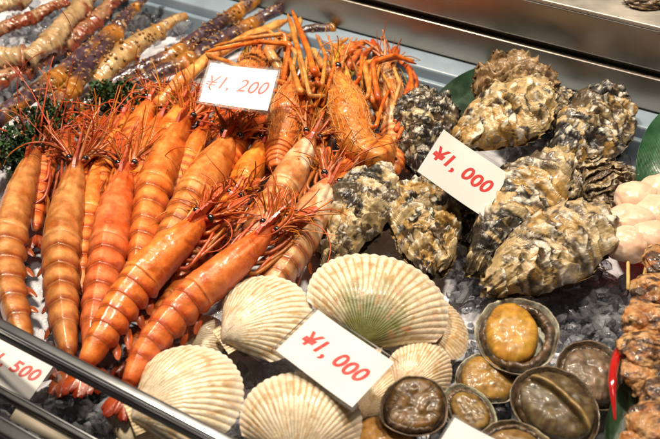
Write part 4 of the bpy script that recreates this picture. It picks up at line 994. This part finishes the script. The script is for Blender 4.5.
# ------------------------------------------------------------------ front rail and price rail
R1 = W(-60, 300, .075); R2 = W(270, 471, .075)
UF = nrm(R2-R1); NF = nrm(np.array([-UF[1], UF[0], 0])); LF = np.linalg.norm(R2-R1)/2
rail = thing('front_rail', 'polished dark metal rail crossing the front left corner above the price card', 'rail', ((R1+R2)/2))
def rbar(cent, half, a, b, n=24):
    t = np.linspace(0, 2*PI, n*2, endpoint=False)
    cx = np.sign(np.cos(t))*np.abs(np.cos(t))**.45*a; cz = np.sign(np.sin(t))*np.abs(np.sin(t))**.45*b
    L_ = np.linspace(-half, half, 12)
    return cent+UF*L_[:, None, None]+NF*cx[None, :, None]+ZUP*cz[None, :, None]
rc2 = W(112, 383, .068); rc2 = rc2
mb = MB(); mb.grid(rbar(rc2, .30, .0042, .0036), (.5, .5, .5), wv=True)
mb.build('metal_bar', M['chrome'], rail)
mb = MB(); mb.grid(rbar(rc2-ZUP*.0076-NF*.0004, .30, .0040, .0040), (.012, .012, .013), wv=True)  # black lower bar stands in for the dark reflection in the rail
mb.build('dark_reflection_bar', M['black'], rail)

pr = thing('price_rail', 'black double price rail with a beige label insert at the bottom left corner', 'rail', W(40, 415, 0))
def pbar(name, x, y, z, a, b, mat, col, half=.30):
    mb = MB(); mb.grid(rbar(W(x, y, z), half, a, b), col, wv=True); return mb.build(name, mat, pr)
pbar('upper_bar', 37, 412, .030, .0035, .0035, M['black'], (.010, .010, .011))
pbar('chrome_trim', 34, 405.5, .0335, .0009, .0009, M['chrome'], (.5, .5, .5))
pbar('chrome_trim', 26, 432, .030, .0010, .0010, M['chrome'], (.5, .5, .5))
pbar('lower_bar', 22, 441, .026, .0060, .0050, M['black'], (.010, .010, .011))
pbar('lower_bar', 2, 452, .010, .014, .008, M['black'], (.012, .012, .013))
ic = W(46, 427, .027)
mb = MB(); mb.box(ic, UF, nrm(NF+ZUP*.5), nrm(np.cross(UF, nrm(NF+ZUP*.5))), .030, .0075, .0006, (.62, .54, .42)); mb.build('label_insert', M['paper'], pr)

# ------------------------------------------------------------------ leaves, parsley
def leaf(label, pts, wpx, col, seed, cup=.18, twist=0.0, name='leaf'):
    """pts: list of (x,y,z) pixels along the mid vein"""
    q = crom(np.array([W(*p) for p in pts]), 40); u = np.linspace(0, 1, 40)
    T = np.gradient(q, axis=0); T /= np.linalg.norm(T, axis=1)[:, None]
    view = np.array([0, -.55, .83]); S = np.cross(T, view); S /= np.linalg.norm(S, axis=1)[:, None]
    Nn = np.cross(S, T)
    v = np.linspace(-1, 1, 81)
    wd = wpx/2*mpp(q[20])*np.sin(np.clip(u*.93+.05, 0, 1)*PI)**.55
    P = q[:, None]+S[:, None]*(wd[:, None]*v[None])[..., None]+Nn[:, None]*(wd[:, None]*cup*(np.abs(v)[None]**1.5))[..., None]
    P = P+Nn[:, None]*(.00006*np.sin(v[None]*70+0*u[:, None]))[..., None]
    f = fbm(P*60, 3, seed); c = mixc(np.array(col)*.75, np.array(col)*1.3, np.clip(.5+f+.05*np.sin(v[None]*70), 0, 1))
    c = mixc(c, np.array(col)*2.0, np.exp(-(v[None]/.07)**2)*.5+0*u[:, None])
    mb = MB(); mb.grid(P, c); mb.grid(P-Nn[:, None]*.0006, c, flip=True)
    return tag(mb.build(name, M['leaf']), label, 'leaf', None)
leaf('broad dark green leaf lying behind the cream oyster at the back', [(424, 128, .020), (462, 98, .030), (505, 68, .030)], 40, (.012, .035, .016), 501)
leaf('bright green upright leaf at the right edge above the scallop skewers', [(646, 200, .03), (652, 165, .05), (668, 112, .07)], 34, (.010, .060, .018), 502, cup=.1)
leaf('dark green leaf under the grilled skewer at the bottom right', [(610, 450, .018), (626, 408, .024), (640, 372, .03)], 32, (.014, .040, .014), 503)

def parsley(label, c, z, spread, seed, n=300):
    rg = np.random.default_rng(seed)
    c0 = W(c[0], c[1], z)
    r = thing('parsley_sprig', label, 'parsley', (c0[0], c0[1], 0.0), 'parsley between the crab legs and prawns')
    mb = MB(); ms = MB()
    sx, sy = spread
    heads = [(c0+np.array([rg.normal()*sx*.5, rg.normal()*sy*.5, rg.uniform(-.006, .012)])) for _ in range(14)]
    base = c0-np.array([0, 0, z*.8])
    for hd in heads:
        ms.tube(crom(np.array([base+rg.normal(size=3)*.004, (base+hd)/2+rg.normal(size=3)*.004, hd]), 10), .0011, 6, (.05, .12, .025))
    for k in range(n):
        hd = heads[rg.integers(len(heads))]
        p = hd+rg.normal(size=3)*np.array([.0065, .0065, .005])
        R_ = rg.uniform(.0028, .0055)
        u = np.linspace(.05, 1, 5)[:, None]; v = np.linspace(-2.2, 2.2, 13)[None]
        zz = .45*np.sin(v*5+rg.uniform(0, 6))*u**1.5+rg.uniform(-.2, .3)*u
        G = np.stack([u*np.cos(v), u*np.sin(v), zz], -1)*R_
        m3, _ = np.linalg.qr(rg.normal(size=(3, 3))); G = G@m3.T+p
        cc = np.array((.012, .038, .007))*rg.uniform(.5, 1.9)*np.array([rg.uniform(.8, 1.4), 1, 1])
        mb.grid(G, cc)
    ms.build('stem', M['parsley'], r); mb.build('foliage', M['parsley'], r)
parsley('curly parsley sprig at the left edge beside the leftmost prawn', (16, 150), .030, (.014, .022), 511, 480)
parsley('curly dark green parsley behind the prawn whiskers under the dark crab legs', (122, 98), .030, (.020, .010), 512, 420)
parsley('small lighter parsley tip over the end of the dark purple crab leg', (50, 122), .034, (.012, .010), 513, 260)

# ------------------------------------------------------------------ scallop skewers, red dish, grilled skewers, chili
def ball(mb, c, R, sq, seed, ca, cb, amp=.06, nu=40, nv=56, freq=1.3, colfn=None, ax=None):
    th, ph = np.linspace(.01, PI-.01, nu)[:, None], np.linspace(0, 2*PI, nv, endpoint=False)[None]
    D = np.stack([np.sin(th)*np.cos(ph), np.sin(th)*np.sin(ph), np.cos(th)*np.ones_like(ph)], -1)
    n = fbm(D*freq+seed*1.7, 4, seed)
    P = D*(1+amp*2*n)[..., None]*R*np.asarray(sq)
    if ax is not None: P = P[..., :1]*ax[0]+P[..., 1:2]*ax[1]+P[..., 2:]*ax[2]
    P = c+P
    col = mixc(ca, cb, np.clip(.5+1.2*fbm(P*60, 3, seed+4), 0, 1)) if colfn is None else colfn(P, D, n)
    mb.grid(P, col, wv=True, flip=False)
def skewer_balls(label, balls, stick, seed):
    c0 = W(*balls[0][:3])
    r = thing('scallop_skewer', label, 'skewer', (c0[0], c0[1], .004), 'raw scallop skewers on the red dish')
    for k, (x, y, z, rp) in enumerate(balls):
        c = W(x, y, z); R = rp*mpp(c)
        mb = MB(); ball(mb, c, R*1.08, (1.22, 1.0, .80), seed+k*7, (.70, .47, .33), (.78, .60, .46), .13, freq=.9)
        mb.build('scallop_meat', M['muscle'], r)
    q = np.array([W(*p) for p in stick])
    mb = MB(); mb.tube(crom(q, 20), .0016, 8, (.62, .40, .13)); mb.build('stick', M['wood'], r)
skewer_balls('wooden skewer of three peach scallop meats, left and fully visible', [(636, 198, .050, 17), (631, 222, .048, 20), (627, 244, .044, 19)], [(638, 190, .05), (629, 240, .046), (628, 289, .030)], 601)
skewer_balls('wooden skewer of peach scallop meats cut by the right edge', [(663, 190, .052, 17), (658, 214, .050, 19), (652, 238, .046, 19)], [(664, 185, .05), (652, 240, .045), (642, 286, .030)], 611)
# dish
dc = W(655, 244, .010)
d = thing('red_dish', 'red lacquer dish showing its rim under the scallop skewers', 'dish', dc)
prf = crom(np.array([(.001, 0, 0), (.6, 0, 0), (.85, .10, 0), (.99, .26, 0), (1.02, .27, 0), (1.0, .20, 0), (.86, .02, 0), (.6, -.07, 0), (.001, -.07, 0)]), 50)
aa = np.linspace(0, 2*PI, 90, endpoint=False); DR = .046
P = dc+DR*np.stack([prf[:, :1]*np.cos(aa)[None], prf[:, :1]*np.sin(aa)[None], prf[:, 1:2]*np.ones_like(aa)[None]], -1)
mb = MB(); mb.grid(P, (.50, .012, .012), wv=True); mb.build('bowl', M['red_gloss'], d)
# chili
q = crom(np.array([W(619, 348, .040), W(614, 366, .046), W(612.5, 386, .046), W(615, 420, .038)]), 40)
ch = thing('chili', 'thin curved red chili pepper between the grey brown abalone and grilled skewer', 'chili', q[20]-np.array([0, 0, .004]))
mb = MB(); mb.tube(q, np.interp(np.linspace(0, 1, 40), [0, .1, .6, 1], [.0020, .0034, .0032, .0008]), 14, (.42, .010, .008)); mb.build('pod', M['red_gloss'], ch)
mb = MB(); mb.tube(np.array([q[0], q[0]+(q[0]-q[3])*1.6]), [.0016, .0011], 8, (.08, .14, .03)); mb.build('stalk', M['leaf'], ch)
# grilled skewers
def grilled(label, chunks, stick, seed):
    c0 = W(*chunks[0][:3])
    r = thing('grilled_skewer', label, 'skewer', (c0[0], c0[1], .01), 'grilled skewers at the right edge')
    def colfn(P, D, n):
        a_ = fbm(P*np.array([32, 110, 60]), 4, seed+3, .6); b_ = fbm(P*90, 4, seed+6)
        c = mixc((.30, .10, .016), (.60, .38, .18), np.clip(.45+1.2*b_, 0, 1))
        c = mixc(c, (.26, .075, .012), sst(-.05, .25, a_)*.85)
        c = mixc(c, (.05, .022, .012), sst(.02, .18, a_+.45*b_)*.95)
        return c
    for k, (x, y, z, rx, ry) in enumerate(chunks):
        c = W(x, y, z); m_ = mpp(c)
        mb = MB(); ball(mb, c, m_, (rx, ry*1.25, .6*rx), seed+k*3, 0, 0, .20, 70, 110, 1.25, colfn)
        mb.build('meat_piece', M['grill'], r)
    mb = MB(); mb.tube(crom(np.array([W(*p) for p in stick]), 12), .0016, 8, (.50, .32, .12)); mb.build('stick', M['wood'], r)
grilled('charred golden grilled skewer standing along the right edge above the chili', [(660, 262, .052, 17, 20), (655, 292, .052, 22, 20), (648, 320, .050, 25, 22), (647, 350, .048, 27, 22), (640, 374, .044, 18, 18)], [(664, 240, .05), (650, 320, .048), (634, 396, .036)], 701)
grilled('charred golden grilled skewer in the bottom right corner', [(662, 398, .056, 23, 20), (652, 426, .056, 28, 20), (640, 446, .050, 24, 14)], [(668, 380, .055), (650, 425, .052), (630, 462, .040)], 721)
# something brown on the steel ledge
lg = W(646, 1, LEDGE_Z+.005)
mb = MB(); ball(mb, lg, 1.0, (.020, .012, .008), 731, (.12, .07, .04), (.30, .20, .10), .25, 40, 60, 2.2)
ball(mb, lg+np.array([.022, -.004, 0]), 1.0, (.014, .010, .008), 733, (.10, .12, .05), (.25, .17, .08), .25, 40, 60, 2.2)
tag(mb.build('dried_fish', M['grill']), 'brown dried fish scrap lying on the steel ledge, top right', 'fish')

# ------------------------------------------------------------------ light
def area(name, loc, target, size, power, col):
    l = bpy.data.lights.new(name, 'AREA'); l.shape = 'DISK'; l.size = size; l.energy = power; l.color = col
    o = bpy.data.objects.new(name, l); COL.objects.link(o); o.location = loc
    o.rotation_euler = (Vector(target)-Vector(loc)).to_track_quat('-Z', 'Y').to_euler()
    return o
WARM = (1.0, .86, .68)
area('stall_lamp', (-.28, .16, 1.02), (-.06, .02, 0), .11, 15, WARM)
area('stall_lamp', (.36, .06, 1.05), (.10, 0, 0), .11, 9.5, WARM)
area('stall_lamp', (.02, -.25, 1.30), (0, 0, 0), .14, 1.8, (1, .9, .78))

w = bpy.data.worlds.new('World'); sc.world = w; w.use_nodes = True
nt = w.node_tree; bg = nt.nodes['Background']
tc = nt.nodes.new('ShaderNodeTexCoord'); sx = nt.nodes.new('ShaderNodeSeparateXYZ'); rp = nt.nodes.new('ShaderNodeValToRGB')
nt.links.new(tc.outputs['Generated'], sx.inputs[0]); nt.links.new(sx.outputs['Z'], rp.inputs[0]); nt.links.new(rp.outputs[0], bg.inputs[0])
rp.color_ramp.elements[0].position = 0.0; rp.color_ramp.elements[0].color = (.10, .08, .065, 1)
rp.color_ramp.elements[1].position = 0.8; rp.color_ramp.elements[1].color = (.55, .50, .44, 1)
bg.inputs[1].default_value = 0.16

# ------------------------------------------------------------------ camera and render settings
cam = bpy.data.cameras.new('camera'); co = bpy.data.objects.new('camera', cam); COL.objects.link(co)
co.location = tuple(CAM); co.rotation_euler = (PI/2-TH, 0, 0)
cam.sensor_width = 36; cam.sensor_fit = 'HORIZONTAL'; cam.lens = F/660*36; cam.clip_end = 50; cam.clip_start = .02
cam.dof.use_dof = True; cam.dof.focus_distance = .89; cam.dof.aperture_fstop = 9
sc.camera = co
sc.view_settings.view_transform = 'Standard'; sc.view_settings.look = 'None'; sc.view_settings.exposure = 0; sc.view_settings.gamma = 1
sc.render.engine = 'CYCLES'
sc.cycles.use_denoising = True
sc.cycles.max_bounces = 8; sc.cycles.transmission_bounces = 6; sc.cycles.transparent_max_bounces = 48
sc.cycles.caustics_reflective = False; sc.cycles.caustics_refractive = False
sc.cycles.sample_clamp_indirect = 4
